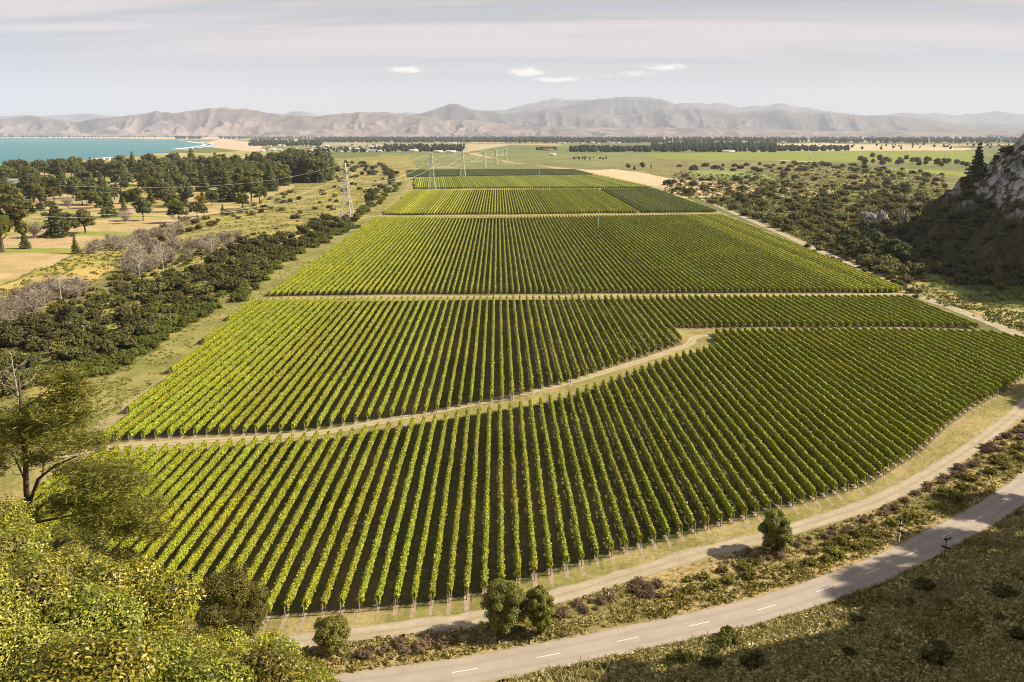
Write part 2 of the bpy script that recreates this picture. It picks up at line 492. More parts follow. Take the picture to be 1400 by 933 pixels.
FOURTH = [(522, 294.5), (680, 293.5), (872, 291.5), (817, 259.5), (690, 259.5), (562, 262)]
FOURTH_R = [(876, 291.5), (980, 290.5), (896, 259.5), (820, 259.5)]
FIFTH = [(566, 258.5), (700, 257.5), (892, 257.5), (813, 240.5), (700, 242), (566, 244)]
SIXTH = [(557, 242.5), (700, 241), (811, 239.5), (784, 232.5), (680, 232.5), (556, 233.5)]

ROW_DX = -20.0 / 1155.0          # rows run almost straight away from the camera


def line_w(pts, n=8):
    """photo polyline -> smooth world polyline"""
    w = np.array([P(x, y) for x, y in pts])
    out = []
    for i in range(len(w) - 1):
        p0 = w[max(i - 1, 0)]; p1 = w[i]; p2 = w[i + 1]; p3 = w[min(i + 2, len(w) - 1)]
        for k in range(n):
            t = k / n
            out.append(0.5 * (2 * p1 + (p2 - p0) * t + (2 * p0 - 5 * p1 + 4 * p2 - p3) * t * t + (3 * p1 - p0 - 3 * p2 + p3) * t ** 3))
    out.append(w[-1])
    return np.array(out)


def dist_line(X, Y, L):
    """distance to polyline and side (+ = left of travel)"""
    best = np.full(X.shape, 1e9); side = np.zeros(X.shape)
    for a, b_ in zip(L[:-1], L[1:]):
        d = b_ - a; ll = d @ d + 1e-9
        t = np.clip(((X - a[0]) * d[0] + (Y - a[1]) * d[1]) / ll, 0, 1)
        qx = X - (a[0] + t * d[0]); qy = Y - (a[1] + t * d[1])
        r = np.hypot(qx, qy); s = d[0] * qy - d[1] * qx
        m = r < best
        best = np.where(m, r, best); side = np.where(m, np.sign(s), side)
    return best, side


ROAD_W = line_w(ROAD)

# ---- the camera's own hillside: steep below the viewer, a bushy spur on the left, a bluff off to the right
K_A = [-2.0, -0.95, -0.68, -0.43, -0.30, -0.22, -0.10, 0.3, 0.8, 2.0]
K_V = [0.35, 0.405, 0.48, 0.645, 0.715, 0.77, 0.89, 0.95, 0.90, 0.85]
RG_Y = [-60, 30, 60, 88, 99, 109, 126, 160, 185, 215]
RG_X = [60, 75, 88, 104, 116, 121, 128, 152, 178, 210]
RG_Z = [82, 80, 76, 66, 49, 39, 31, 23, 12, 0]


def hillz(X, Y):
    X = np.asarray(X, float); Y = np.asarray(Y, float)
    Yp = np.maximum(Y, 0.5)
    a = np.clip(X / Yp, -2, 2)
    k = np.interp(a, K_A, K_V)
    z = 59.3 - (k - np.interp(a, [-1, -.3, 0], [.115, .1, 0])) * np.maximum(Y, 0) - 4.5 * (1 - np.exp(-np.maximum(Y, 0) / 6.0))
    lip = np.interp(a, [-1.0, -0.68, -0.43, -0.2], [50, 46, 42, 36])
    z = z - np.maximum(Y - lip, 0) * np.interp(a, [-1, -0.4, 0.0], [0.85, 0.6, 0.1])
    z = z + (fbm(X / 9, Y / 9, 3, 5) - 0.5) * 2.0
    # toe slope on the camera side of the road
    d, s = dist_line(X, Y, ROAD_W)
    toe = np.where(s < 0, np.clip((d - 3.8) * 0.16, 0, 9), -3)
    toe = toe + np.where(toe > 0, (fbm(X / 5, Y / 5, 3, 8) - 0.5) * np.clip(toe, 0, 1.2), 0)
    xc = np.interp(Y, RG_Y, RG_X); zc = np.interp(Y, RG_Y, RG_Z)
    t = np.clip((X - (xc - 24)) / 24, 0, 1)
    ridge = zc * t * t * (3 - 2 * t) + np.clip(X - xc, 0, 60) * 0.12 - np.clip(X - xc - 60, 0, 400) * 0.5 - 0.6
    z = np.maximum(np.maximum(z, toe), ridge)
    return np.maximum(z, -0.6)


# ---- rocky hill at the right edge
CL_Y = [255, 300, 321, 360, 400, 440, 480, 520, 545, 560]
CL_X = [285, 222, 206, 205, 208, 213, 221, 245, 285, 390]


def cliffz(X, Y):
    X = np.asarray(X, float); Y = np.asarray(Y, float)
    xb = np.interp(Y, CL_Y, CL_X)
    wob = (fbm(X / 30, Y / 30, 4, 21) - 0.5) * 22
    s = X - xb + wob + (ridged(X / 45, Y / 13, 4, 27) - 0.45) * 16 * np.clip((X - xb) / 12, 0, 1)      # buttresses and gullies
    z = np.interp(s, [-40, 0, 6, 20, 42, 57, 70, 100, 200, 320], [-4, -0.8, 2.0, 13, 35, 45, 52, 77, 165, 175])
    z = z + np.where(s > 4, (ridged(X / 16, Y / 16, 4, 31) - 0.45) * np.clip(s * 0.25, 0, 8) + (ridged(X / 6, Y / 6, 3, 36) - .45) * np.clip(s * .12, 0, 4), 0)
    fade = np.clip((Y - 235) / 60, 0, 1) * np.clip((580 - Y) / 30, 0, 1)
    return np.where(z > 0, z * fade, z) - (1 - fade) * 1.0


# ------------------------------------------------------------------ ground sheet
def build_ground():
    a = np.concatenate([np.linspace(-2.2, -0.82, 70)[:-1], np.linspace(-0.82, 0.82, 900), np.linspace(0.82, 2.2, 70)[1:]])
    Yv = np.exp(np.linspace(math.log(24), math.log(33000), 860))
    A, Yg = np.meshgrid(a, Yv)
    X = A * Yg; Y = Yg
    # warped copies so the edges of the covers are ragged
    def warp(s, amp, seed):
        return X + (fbm(X / s, Y / s, 3, seed) - 0.5) * amp, Y + (fbm(X / s, Y / s, 3, seed + 9) - 0.5) * amp
    Wx, Wy = warp(14, 9, 3)
    Lx, Ly = warp(120, 90, 13)
    col = np.zeros(X.shape + (3,))
    n1 = fbm(X / 60, Y / 60, 5, 41)[..., None]; n2 = fbm(X / 12, Y / 12, 4, 51)[..., None]; n3 = fbm(X / 600, Y / 900, 4, 61)[..., None]

    def mixc(c1, c2, t): return np.array(c1) * (1 - t) + np.array(c2) * t
    def ss(v, lo, hi):
        t = np.clip((v - lo) / (hi - lo), 0, 1); return t * t * (3 - 2 * t)
    def put(pts, c, big=False, raw=False):
        p = wpoly(pts)
        m = inpoly(X, Y, p) if raw else (inpoly(Lx, Ly, p) if big else inpoly(Wx, Wy, p))
        cc = np.broadcast_to(c, col.shape)
        col[m] = cc[m]
        return m
    # far plain: paddocks and vineyards in broad strips
    col[:] = mixc((0.185, 0.18, 0.078), (0.12, 0.135, 0.045), ss(n3, 0.35, 0.65))
    strip = vnoise(X / 900 + 3, Y / 500, 71)[..., None]
    col[:] = np.where((strip > 0.66) & (Y[..., None] > 2400), mixc((0.42, 0.34, 0.21), (0.33, 0.27, 0.15), n1), col)
    put([(505, 233), (790, 233), (1000, 222), (1000, 213), (640, 209), (520, 210)], mixc((0.19, 0.195, 0.08), (0.145, 0.155, 0.055), ss(n1, .35, .65)))
    put([(640, 208), (1040, 213), (1040, 205), (700, 198)], mixc((0.155, 0.18, 0.058), (0.11, 0.135, 0.042), ss(n1, .3, .7)))
    put([(690, 222), (785, 231), (840, 234), (900, 246), (800, 237), (690, 220), (640, 211), (650, 209)], (0.40, 0.29, 0.16))
    put([(1040, 206.5), (1330, 206), (1335, 203), (1120, 196), (1060, 197)], (0.44, 0.36, 0.23), big=True)
    put([(905, 218), (1335, 224), (1335, 207), (1040, 207), (880, 211)], mixc((0.21, 0.235, 0.045), (0.165, 0.195, 0.035), n1))
    put([(1080, 221), (1130, 221.5), (1060, 219)], (0.4, 0.33, 0.2))
    put([(1190, 229.5), (1260, 232), (1322, 235), (1325, 241), (1240, 240), (1185, 234)], (0.20, 0.225, 0.045))
    # beach and town flat behind the bay
    put([(262, 198), (300, 203), (345, 208), (372, 206), (360, 196), (300, 190), (255, 190), (0, 188.5), (0, 187.6), (320, 187.6)], (0.47, 0.36, 0.25))
    put([(355, 209), (550, 208), (640, 207), (640, 195), (360, 194)], mixc((0.30, 0.27, 0.16), (0.17, 0.18, 0.08), ss(n3, .4, .6)))
    # scrubland right of the vineyard
    scr = [(1230, 395), (1150, 356), (1050, 311), (955, 271), (905, 262), (880, 240), (850, 226), (900, 219), (1090, 222), (1330, 242), (1400, 300), (1420, 430), (1330, 430)]
    put(scr, mixc((0.22, 0.19, 0.075), (0.13, 0.13, 0.045), ss(n2, .35, .65)))
    put([(930, 240), (960, 233), (1040, 236), (1060, 245), (1000, 246)], (0.20, 0.24, 0.07))
    put([(1000, 262), (1060, 256), (1150, 260), (1140, 268), (1040, 272)], (0.36, 0.28, 0.14))
    # dry strip
    put([(790, 233.5), (840, 231.5), (880, 237), (915, 244), (1000, 250), (1060, 259), (1100, 263), (1000, 268), (960, 270), (925, 271), (900, 262), (870, 250), (815, 239)], mixc((0.54, 0.40, 0.26), (0.46, 0.35, 0.21), n2))
    # golf course: straw rough with green fairways
    golf = [(-60, 400), (0, 388), (50, 372), (100, 345), (160, 326), (260, 300), (330, 284), (400, 257), (455, 215), (440, 207), (330, 207), (0, 225), (-400, 250), (-500, 420)]
    gm = put(golf, mixc((0.42, 0.31, 0.165), (0.34, 0.26, 0.12), ss(n2, .3, .7)))
    fw = fbm(X / 70 + 5, Y / 26, 3, 81)[..., None]
    col[gm] = mixc(col, np.array((0.23, 0.245, 0.05)), ss(fw, 0.52, 0.60))[gm]
    put([(385, 243), (418, 244), (440, 232), (455, 212), (430, 210), (420, 222)], (0.45, 0.33, 0.20))
    # rough ground between golf course and vines
    put([(-200, 640), (-100, 420), (0, 390), (50, 374), (100, 347), (160, 328), (260, 302), (330, 286), (400, 259), (455, 217), (560, 213), (575, 240), (520, 297), (366, 407), (130, 583), (100, 640)],
        mixc((0.30, 0.25, 0.075), (0.17, 0.16, 0.05), ss(n2, .35, .65)))
    put([(-60, 402), (0, 390), (60, 372), (110, 352), (170, 345), (180, 356), (120, 385), (60, 400), (0, 420), (-60, 440)], mixc((0.42, 0.30, 0.10), (0.30, 0.27, 0.06), ss(n1, .4, .6)))
    # headlands and vineyard ground
    put([(-900, 960), (-600, 640), (100, 612), (366, 406), (515, 296), (556, 246), (556, 233), (790, 232), (900, 257), (990, 292), (1250, 402), (1500, 540), (1500, 700), (1300, 900), (400, 1000), (200, 1000)],
        mixc((0.31, 0.25, 0.105), (0.20, 0.185, 0.058), ss(n2 * .6 + fbm(X / 3, Y / 3, 3, 58)[..., None] * .4, .36, .64)))
    put([(60, 640), (130, 584), (366, 407), (520, 296), (560, 248), (552, 246), (505, 296), (420, 340), (345, 393), (322, 412), (270, 430), (235, 455), (160, 490), (110, 520), (100, 560)],
        mixc((0.235, 0.215, 0.072), (0.165, 0.165, 0.045), ss(n2 * .5 + fbm(X / 4, Y / 7, 3, 57)[..., None] * .5, .38, .62)))
    put([(90, 610), (140, 578), (240, 500), (330, 432), (345, 425), (250, 505), (150, 590)], (0.30, 0.25, 0.12))
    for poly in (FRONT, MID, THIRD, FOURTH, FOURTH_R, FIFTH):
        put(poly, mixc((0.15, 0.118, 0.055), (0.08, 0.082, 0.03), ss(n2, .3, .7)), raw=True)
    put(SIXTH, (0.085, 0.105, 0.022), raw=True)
    # meadow and dry edge under the rocky hill
    put([(1215, 392), (1260, 396), (1330, 425), (1400, 456), (1480, 500), (1480, 440), (1400, 425), (1300, 400), (1240, 378)], mixc((0.36, 0.28, 0.13), (0.27, 0.23, 0.08), ss(n2, .35, .65)))
    put([(1235, 378), (1300, 398), (1360, 418), (1480, 445), (1480, 385), (1400, 378), (1270, 366)], mixc((0.15, 0.175, 0.04), (0.09, 0.11, 0.028), ss(n2, .35, .65)))
    # verge between gravel track and road, and the grass beyond
    vp = TRACK_NEAR[1:] + ROAD[::-1]
    put(vp, mixc((0.36, 0.27, 0.125), (0.20, 0.17, 0.06), ss(n2, .38, .65)))
    V = np.stack([X, Y, np.zeros_like(X)], -1)
    sea = inpoly(Lx * 0.5 + X * 0.5, Ly * 0.5 + Y * 0.5, SEA)
    V[..., 2] = np.where(sea, -4.0, 0.0)
    nr, nc = X.shape
    i = np.arange(nr - 1)[:, None] * nc; j = np.arange(nc - 1)[None, :]
    F = np.stack([i + j, i + j + 1, i + nc + j + 1, i + nc + j], -1).reshape(-1, 4)
    rgba = np.concatenate([np.clip(col, 0.01, 0.9), np.ones(X.shape + (1,))], -1)
    struct(link('ground', mesh('ground', V.reshape(-1, 3), F, [M_GROUND], attr=rgba.reshape(-1, 4))))


SEA = np.array([P(-900, 262), P(-300, 246), P(0, 229), P(100, 220), P(200, 212), P(262, 204), P(290, 200), P(297, 197.5), P(280, 194.5), P(240, 191.5), P(180, 190), P(0, 188.6), P(-600, 188.0), P(-2500, 188.0), P(-2500, 262)])
build_ground()


def build_sea():
    m, b, out = new_mat('sea_water')
    geo = b.n('ShaderNodeNewGeometry')
    n = b.noise(b.mapping(geo.outputs['Position'], (0.002, 0.0006, 1)), 1.0, 4)
    w = b.noise(b.mapping(geo.outputs['Position'], (0.02, 0.05, 1)), 1.0, 6, 0.6)
    p = b.n('ShaderNodeBsdfPrincipled', i_Roughness=0.35); p.inputs['Specular IOR Level'].default_value = 0.25
    b.l(b.mix(b.rng(n, 0.35, 0.65), (0.012, 0.15, 0.165), (0.022, 0.18, 0.185)), p.inputs['Base Color'])
    bp = b.n('ShaderNodeBump', i_Strength=0.5, i_Distance=2.0); b.l(w, bp.inputs['Height']); b.l(bp.outputs[0], p.inputs['Normal'])
    b.l(p.outputs[0], out.inputs['Surface'])
    x0, y0 = SEA.min(0) - 300; x1, y1 = SEA.max(0) + 300
    struct(link('sea', mesh('sea', [(x0, y0, -1.6), (x1 + 500, y0, -1.6), (x1 + 500, y1, -1.6), (x0, y1, -1.6)], [[0, 1, 2, 3]], [m])))
    # surf along the head of the bay
    mb = MB(); rr = np.random.default_rng(5)
    path = line_w([(262, 204), (290, 200.2), (298, 197.5), (282, 194.8), (250, 192.3)], 10)
    for off in (20, 75):
        for k in range(len(path) - 1):
            if rr.random() < 0.3: continue
            a = path[k]; c = path[k + 1]
            w_ = rr.uniform(8, 22)
            mb.add([(a[0] - off - w_, a[1], -1.45), (a[0] - off + w_, a[1], -1.45), (c[0] - off + w_ * .8, c[1], -1.45), (c[0] - off - w_ * .8, c[1], -1.45)], [[0, 1, 2, 3]])
    struct(link('surf', mb.mesh('surf', [M_WHITE])))


build_sea()


# ------------------------------------------------------------------ hillside under the camera and bluff to the right
def grid_mesh(name, fn, x0, x1, y0, y1, st, m, keep=-0.55, smooth=True, attr=None):
    xs = np.arange(x0, x1 + st, st); ys = np.arange(y0, y1 + st, st)
    X, Y = np.meshgrid(xs, ys); Z = fn(X, Y)
    nr, nc = X.shape
    i = np.arange(nr - 1)[:, None] * nc; j = np.arange(nc - 1)[None, :]
    F = np.stack([i + j, i + j + 1, i + nc + j + 1, i + nc + j], -1).reshape(-1, 4)
    zf = Z.ravel()[F].max(1)
    F = F[zf > keep]
    at = attr(X, Y, Z).reshape(-1, 4) if attr else None
    return mesh(name, np.stack([X, Y, Z], -1).reshape(-1, 3), F, [m], smooth=smooth, attr=at)


def hill_col(X, Y, Z):
    n = fbm(X / 6, Y / 6, 4, 77)[..., None]
    t = np.clip((n - .35) / .3, 0, 1)
    c = np.array((0.26, 0.22, 0.085)) * (1 - t) + np.array((0.13, 0.125, 0.045)) * t
    return np.concatenate([c, np.ones(X.shape + (1,))], -1)


struct(link('hillside', grid_mesh('hillside', hillz, -130, 330, -60, 240, 1.4, M_GROUND, attr=hill_col)))


def build_cliff():
    m, b, out = new_mat('limestone_and_scrub')
    geo = b.n('ShaderNodeNewGeometry')
    n1 = b.noise(geo.outputs['Position'], 0.06, 6, 0.6)
    n2 = b.noise(b.mapping(geo.outputs['Position'], (1, 1, 0.35)), 0.4, 6, 0.65)
    sep = b.n('ShaderNodeSeparateXYZ'); b.l(geo.outputs['Normal'], sep.inputs[0])
    sp = b.n('ShaderNodeSeparateXYZ'); b.l(geo.outputs['Position'], sp.inputs[0])
    steep = b.rng(sep.outputs[2], 0.80, 0.58)
    rockm = b.math('MULTIPLY', b.math('MULTIPLY', steep, b.rng(b.math('ADD', b.math('MULTIPLY', n1, .5), b.math('MULTIPLY', b.noise(geo.outputs['Position'], .16, 5, .65), .5)), 0.435, 0.50)), b.rng(sp.outputs[2], 20, 31))
    rock = b.mix(b.rng(n2, 0.3, 0.7), (0.26, 0.255, 0.24), (0.54, 0.53, 0.50))
    veg = b.mix(b.rng(n2, 0.3, 0.7), (0.035, 0.035, 0.015), (0.09, 0.08, 0.035))
    p = b.n('ShaderNodeBsdfPrincipled', i_Roughness=0.95); p.inputs['Specular IOR Level'].default_value = 0.1
    b.l(b.mix(rockm, veg, rock), p.inputs['Base Color'])
    crk = b.n('ShaderNodeTexVoronoi', feature='DISTANCE_TO_EDGE'); crk.inputs['Scale'].default_value = .17; b.l(b.mapping(geo.outputs['Position'], (1, 1, .35)), crk.inputs['Vector'])
    rock = b.mix(b.rng(crk.outputs['Distance'], 0.0, 0.10, .75, 0), rock, (0.07, 0.065, 0.055))
    b.l(b.mix(rockm, veg, rock), p.inputs['Base Color'])
    bp = b.n('ShaderNodeBump', i_Strength=1.0, i_Distance=1.5); b.l(n2, bp.inputs['Height']); b.l(bp.outputs[0], p.inputs['Normal'])
    b.l(p.outputs[0], out.inputs['Surface'])
    struct(link('rocky_hill', grid_mesh('rocky_hill', cliffz, 160, 560, 235, 590, 1.15, m, smooth=False, keep=-0.5)))


build_cliff()


# ------------------------------------------------------------------ tracks, road
def strip(name, L, w, z, m, seed=0, rag=0.25, cols=5):
    T = np.gradient(L, axis=0); T /= np.linalg.norm(T, axis=1)[:, None]
    N = np.c_[-T[:, 1], T[:, 0]]
    s = np.r_[0, np.cumsum(np.linalg.norm(np.diff(L, axis=0), axis=1))]
    n = int(s[-1] / 0.7) + 2
    q = np.linspace(0, s[-1], n)
    Lx = np.interp(q, s, L[:, 0]); Ly = np.interp(q, s, L[:, 1]); Nx = np.interp(q, s, N[:, 0]); Ny = np.interp(q, s, N[:, 1])
    o = np.linspace(-0.5, 0.5, cols)
    wl = w + (fbm(q / 2.2, q * 0 + seed, 3, seed) - 0.5) * 2 * rag * 2; wr = w + (fbm(q / 2.2, q * 0 + seed + 5, 3, seed + 3) - 0.5) * 2 * rag * 2
    off = np.where(o[None, :] < 0, o[None, :] * wl[:, None], o[None, :] * wr[:, None])
    V = np.stack([Lx[:, None] + Nx[:, None] * off, Ly[:, None] + Ny[:, None] * off, np.full(off.shape, z)], -1)
    at = np.zeros(off.shape + (4,)); at[..., 0] = (o + 0.5)[None, :]; at[..., 3] = 1
    i = np.arange(n - 1)[:, None] * cols; j = np.arange(cols - 1)[None, :]
    F = np.stack([i + j, i + j + 1, i + cols + j + 1, i + cols + j], -1).reshape(-1, 4)
    return mesh(name, V.reshape(-1, 3), F, [m], attr=at.reshape(-1, 4))


def mat_track(name, gravel, gravel2, grass, grassy):
    """two bare wheel lines with a grassier middle and edges"""
    m, b, out = new_mat(name)
    at = b.n('ShaderNodeAttribute', attribute_name='albedo'); geo = b.n('ShaderNodeNewGeometry')
    sp = b.n('ShaderNodeSeparateColor'); b.l(at.outputs['Color'], sp.inputs[0])
    u = sp.outputs[0]
    n1 = b.noise(geo.outputs['Position'], 1.6, 6, 0.7); n2 = b.noise(geo.outputs['Position'], 0.25, 4, 0.6); n3 = b.noise(geo.outputs['Position'], 9, 3, 0.7)
    d = b.math('ABSOLUTE', b.math('SUBTRACT', b.math('ABSOLUTE', b.math('SUBTRACT', u, 0.5)), 0.24))   # 0 on wheel lines
    g = b.rng(b.math('ADD', d, b.math('MULTIPLY', b.math('SUBTRACT', n1, 0.5), 0.35)), 0.10, 0.24)
    col = b.mix(b.rng(b.math('ADD', b.math('MULTIPLY', n2, 0.6), b.math('MULTIPLY', n3, 0.4)), 0.35, 0.65), gravel, gravel2)
    col = b.mix(b.math('MULTIPLY', g, grassy), col, grass)
    p = b.n('ShaderNodeBsdfPrincipled', i_Roughness=0.95); p.inputs['Specular IOR Level'].default_value = 0.15
    b.l(col, p.inputs['Base Color'])
    bp = b.n('ShaderNodeBump', i_Strength=0.5, i_Distance=0.05); b.l(n3, bp.inputs['Height']); b.l(bp.outputs[0], p.inputs['Normal'])
    b.l(p.outputs[0], out.inputs['Surface'])
    return m


M_TRACK = mat_track('gravel', (0.40, 0.335, 0.245), (0.30, 0.25, 0.175), (0.25, 0.205, 0.105), 0.6)
M_TRACK_G = mat_track('grassy_gravel', (0.42, 0.34, 0.22), (0.33, 0.27, 0.165), (0.25, 0.22, 0.09), 0.9)
struct(link('gravel_track', strip('gravel_track', line_w(TRACK_NEAR), 3.5, 0.03, M_TRACK, 1, 0.45)))
struct(link('vineyard_track', strip('vineyard_track', line_w(TRACK_MID), 3.0, 0.03, M_TRACK_G, 2, 0.4)))
struct(link('boundary_track', strip('boundary_track', line_w(TRACK_FAR), 5.2, 0.05, M_TRACK, 3, 0.6)))
struct(link('cross_track', strip('cross_track', line_w(TRACK_CROSS), 3.0, 0.04, M_TRACK_G, 4, 0.5)))
struct(link('back_track', strip('back_track', line_w(TRACK_BACK), 4.0, 0.06, M_TRACK_G, 5, 0.5)))


def build_road():
    m, b, out = new_mat('chip_seal')
    at = b.n('ShaderNodeAttribute', attribute_name='albedo'); geo = b.n('ShaderNodeNewGeometry')
    sp = b.n('ShaderNodeSeparateColor'); b.l(at.outputs['Color'], sp.inputs[0])
    n1 = b.noise(geo.outputs['Position'], 14, 4, 0.7); n2 = b.noise(geo.outputs['Position'], 0.22, 6, 0.7)
    d = b.math('ABSOLUTE', b.math('SUBTRACT', b.math('ABSOLUTE', b.math('SUBTRACT', sp.outputs[0], 0.5)), 0.24))
    wear = b.rng(d, 0.0, 0.12, 1, 0)
    col = b.mix(b.rng(b.math('ADD', b.math('MULTIPLY', n1, 0.5), b.math('MULTIPLY', n2, 0.5)), 0.35, 0.65), (0.29, 0.245, 0.20), (0.36, 0.31, 0.255))
    col = b.mix(b.math('MULTIPLY', wear, 0.45), col, (0.245, 0.208, 0.172))
    p = b.n('ShaderNodeBsdfPrincipled', i_Roughness=0.85); p.inputs['Specular IOR Level'].default_value = 0.3
    b.l(col, p.inputs['Base Color']); b.l(p.outputs[0], out.inputs['Surface'])
    struct(link('road_shoulder', strip('road_shoulder', ROAD_W, 5.7, 0.04, M_TRACK, 12, 0.4, 9)))
    struct(link('road', strip('road', ROAD_W, 4.9, 0.06, m, 9, 0.14)))
    mb = MB()
    s = np.r_[0, np.cumsum(np.linalg.norm(np.diff(ROAD_W, axis=0), axis=1))]
    def at_s(q):
        return np.array([np.interp(q, s, ROAD_W[:, 0]), np.interp(q, s, ROAD_W[:, 1])])
    d0 = P(618, 920.5); k0 = int(np.argmin(np.linalg.norm(ROAD_W - d0, axis=1)))
    def dash(qa, qb, off, w):
        qs = np.linspace(qa, qb, 5)
        V = []
        for q in qs:
            c = at_s(q); t = at_s(q + .2) - at_s(q - .2); t /= np.linalg.norm(t); nrm = np.array([-t[1], t[0]])
            for e in (-w, w):
                V.append((*(c + nrm * (off + e)), 0.068))
        mb.add(V, [[2 * i, 2 * i + 1, 2 * i + 3, 2 * i + 2] for i in range(4)])
    q = s[k0] - 20.0
    starts = [P(*p) for p in ROAD[2:-2]]
    for p_ in starts:
        kk = int(np.argmin(np.linalg.norm(ROAD_W - p_, axis=1)))
        dash(s[kk], s[kk] + 3.1, 0, 0.065)
    struct(link('road_markings', mb.mesh('road_markings', [M_LINE])))


build_road()


# ------------------------------------------------------------------ mountains across the plain
def mat_mountain(name, c1, c2, green, gfac):
    m, b, out = new_mat(name)
    geo = b.n('ShaderNodeNewGeometry')
    n1 = b.noise(geo.outputs['Position'], 0.0012, 6, 0.6); n2 = b.noise(geo.outputs['Position'], 0.004, 5, 0.65)
    sp = b.n('ShaderNodeSeparateXYZ'); b.l(geo.outputs['Normal'], sp.inputs[0])
    col = b.mix(b.rng(n2, 0.3, 0.7), c1, c2)
    col = b.mix(b.math('MULTIPLY', b.rng(n1, 0.50, 0.66), gfac), col, green)
    p = b.n('ShaderNodeBsdfPrincipled', i_Roughness=1.0); p.inputs['Specular IOR Level'].default_value = 0.0
    b.l(col, p.inputs['Base Color']); b.l(p.outputs[0], out.inputs['Surface'])
    return m


def mountain(name, prof, Yc, depth, m, seed, rough=0.55, peak=0.62, cols=760, rows=70, sx=900.0, lo=-300, hi=1700, jag=0.16):
    px = np.linspace(lo, hi, cols); v = np.linspace(0, 1, rows)
    PX, Vv = np.meshgrid(px, v)
    Y = Yc + (Vv - peak) * depth
    X = (PX - 700) / 1155.0 * Yc * (0.75 + 0.25 * Y / Yc)
    E = np.interp(PX, [p[0] for p in prof], [(HORIZON - p[1]) / 1155.0 * Yc + CAM_H for p in prof])
    E = E + (fbm(X / (sx * .9), X * 0 + seed, 4, seed + 90) - 0.5) * (E - 20) * jag
    E = np.maximum(E, 0)
    env = np.where(Vv < peak, np.clip(Vv / peak, 0, 1) ** 0.85, np.clip((1 - Vv) / (1 - peak), 0, 1))
    # spurs run down towards the plain, cut by gullies that branch uphill
    wx = X + (fbm(X / 1400, Y / 1400, 3, seed + 50) - 0.5) * 1500 + (fbm(X / 420, Y / 420, 3, seed + 55) - .5) * 260
    wy = Y + (fbm(X / 1100, Y / 1100, 3, seed + 60) - 0.5) * 1500
    r = ridged(wx / sx, wy / (sx * 2.4), 5, seed)
    r2 = ridged(wx / (sx * 2.6) + 9, wy / (sx * 3.2), 4, seed + 20)
    k = 1 - np.clip(env, 0, 1) ** 5           # skyline keeps its own profile
    cut = 0.62 * r + 0.55 * r2
    Z = E * env ** 0.9 * np.clip(1 - k * rough * (1 - np.clip(cut, 0, 1)), .06, 1.2)
    Z = Z + E * 0.035 * (fbm(X / 220, Y / 220, 4, seed + 70) - 0.5) * np.clip(env * 3, 0, 1)
    Z = Z * np.clip(Vv * 6, 0, 1) - 3
    nr, nc = X.shape
    i = np.arange(nr - 1)[:, None] * nc; j = np.arange(nc - 1)[None, :]
    F = np.stack([i + j, i + j + 1, i + nc + j + 1, i + nc + j], -1).reshape(-1, 4)
    struct(link(name, mesh(name, np.stack([X, Y, Z], -1).reshape(-1, 3), F, [m], smooth=False)))


M_MT_DRY = mat_mountain('dry_hills', (0.25, 0.192, 0.17), (0.135, 0.108, 0.108), (0.045, 0.048, 0.048), 0.75)
M_MT_BLUE = mat_mountain('scrubby_mountain', (0.10, 0.098, 0.108), (0.175, 0.155, 0.15), (0.05, 0.058, 0.062), 0.6)
mountain('dry_hills', [(-300, 160), (0, 163), (25, 160), (50, 158), (80, 163), (110, 166), (150, 160), (190, 156), (215, 152), (240, 154), (265, 151), (290, 150), (310, 148), (322, 147), (338, 148), (360, 152), (400, 157), (430, 159), (470, 155), (500, 153), (515, 154), (540, 157), (575, 159), (600, 163), (640, 164), (680, 168), (720, 171), (800, 174), (900, 174), (1000, 176), (1100, 178), (1200, 180), (1270, 176), (1330, 177), (1400, 179), (1700, 180)],
         14600, 3000, M_MT_DRY, 3, 1.6, sx=400, cols=1300, rows=110)
mountain('dark_peak', [(-300, 176), (420, 170), (470, 158), (500, 153), (530, 153.5), (560, 158), (585, 154), (603, 146), (618, 142.5), (630, 145), (645, 150), (675, 153), (690, 156), (720, 154), (740, 150), (760, 150), (800, 155), (850, 158), (900, 153), (950, 149), (985, 152), (1020, 158), (1060, 150), (1090, 156), (1130, 154), (1160, 158), (1210, 159), (1250, 164), (1290, 170), (1400, 176), (1700, 178)],
         18000, 3400, M_MT_BLUE, 23, 1.7, sx=480, cols=1100, rows=90)
mountain('high_range', [(-300, 170), (400, 168), (560, 162), (660, 160), (700, 154), (740, 149), (770, 147), (800, 140.5), (830, 137), (855, 134.5), (885, 134), (903, 138), (920, 144), (950, 150), (1000, 156), (1060, 150.5), (1085, 155), (1110, 152.5), (1150, 157), (1190, 163), (1215, 158), (1250, 162), (1300, 168), (1400, 170), (1700, 168)],
         21000, 4000, M_MT_BLUE, 43, 1.6, sx=560, jag=.1, cols=1000, rows=80)
mountain('far_range', [(-300, 162), (60, 158.5), (90, 156), (150, 157), (200, 160), (300, 161), (415, 154), (440, 158), (560, 155), (590, 158), (690, 151), (735, 141), (760, 134.5), (775, 138), (800, 137), (830, 144), (915, 148), (935, 141), (955, 139), (980, 144), (1010, 149), (1040, 147), (1068, 143.5), (1085, 148), (1110, 152), (1180, 159), (1240, 156), (1300, 158), (1330, 154), (1355, 154), (1385, 157), (1700, 156)],
         27500, 4500, M_MT_BLUE, 63, 1.1, rows=46, sx=1100, jag=.22)


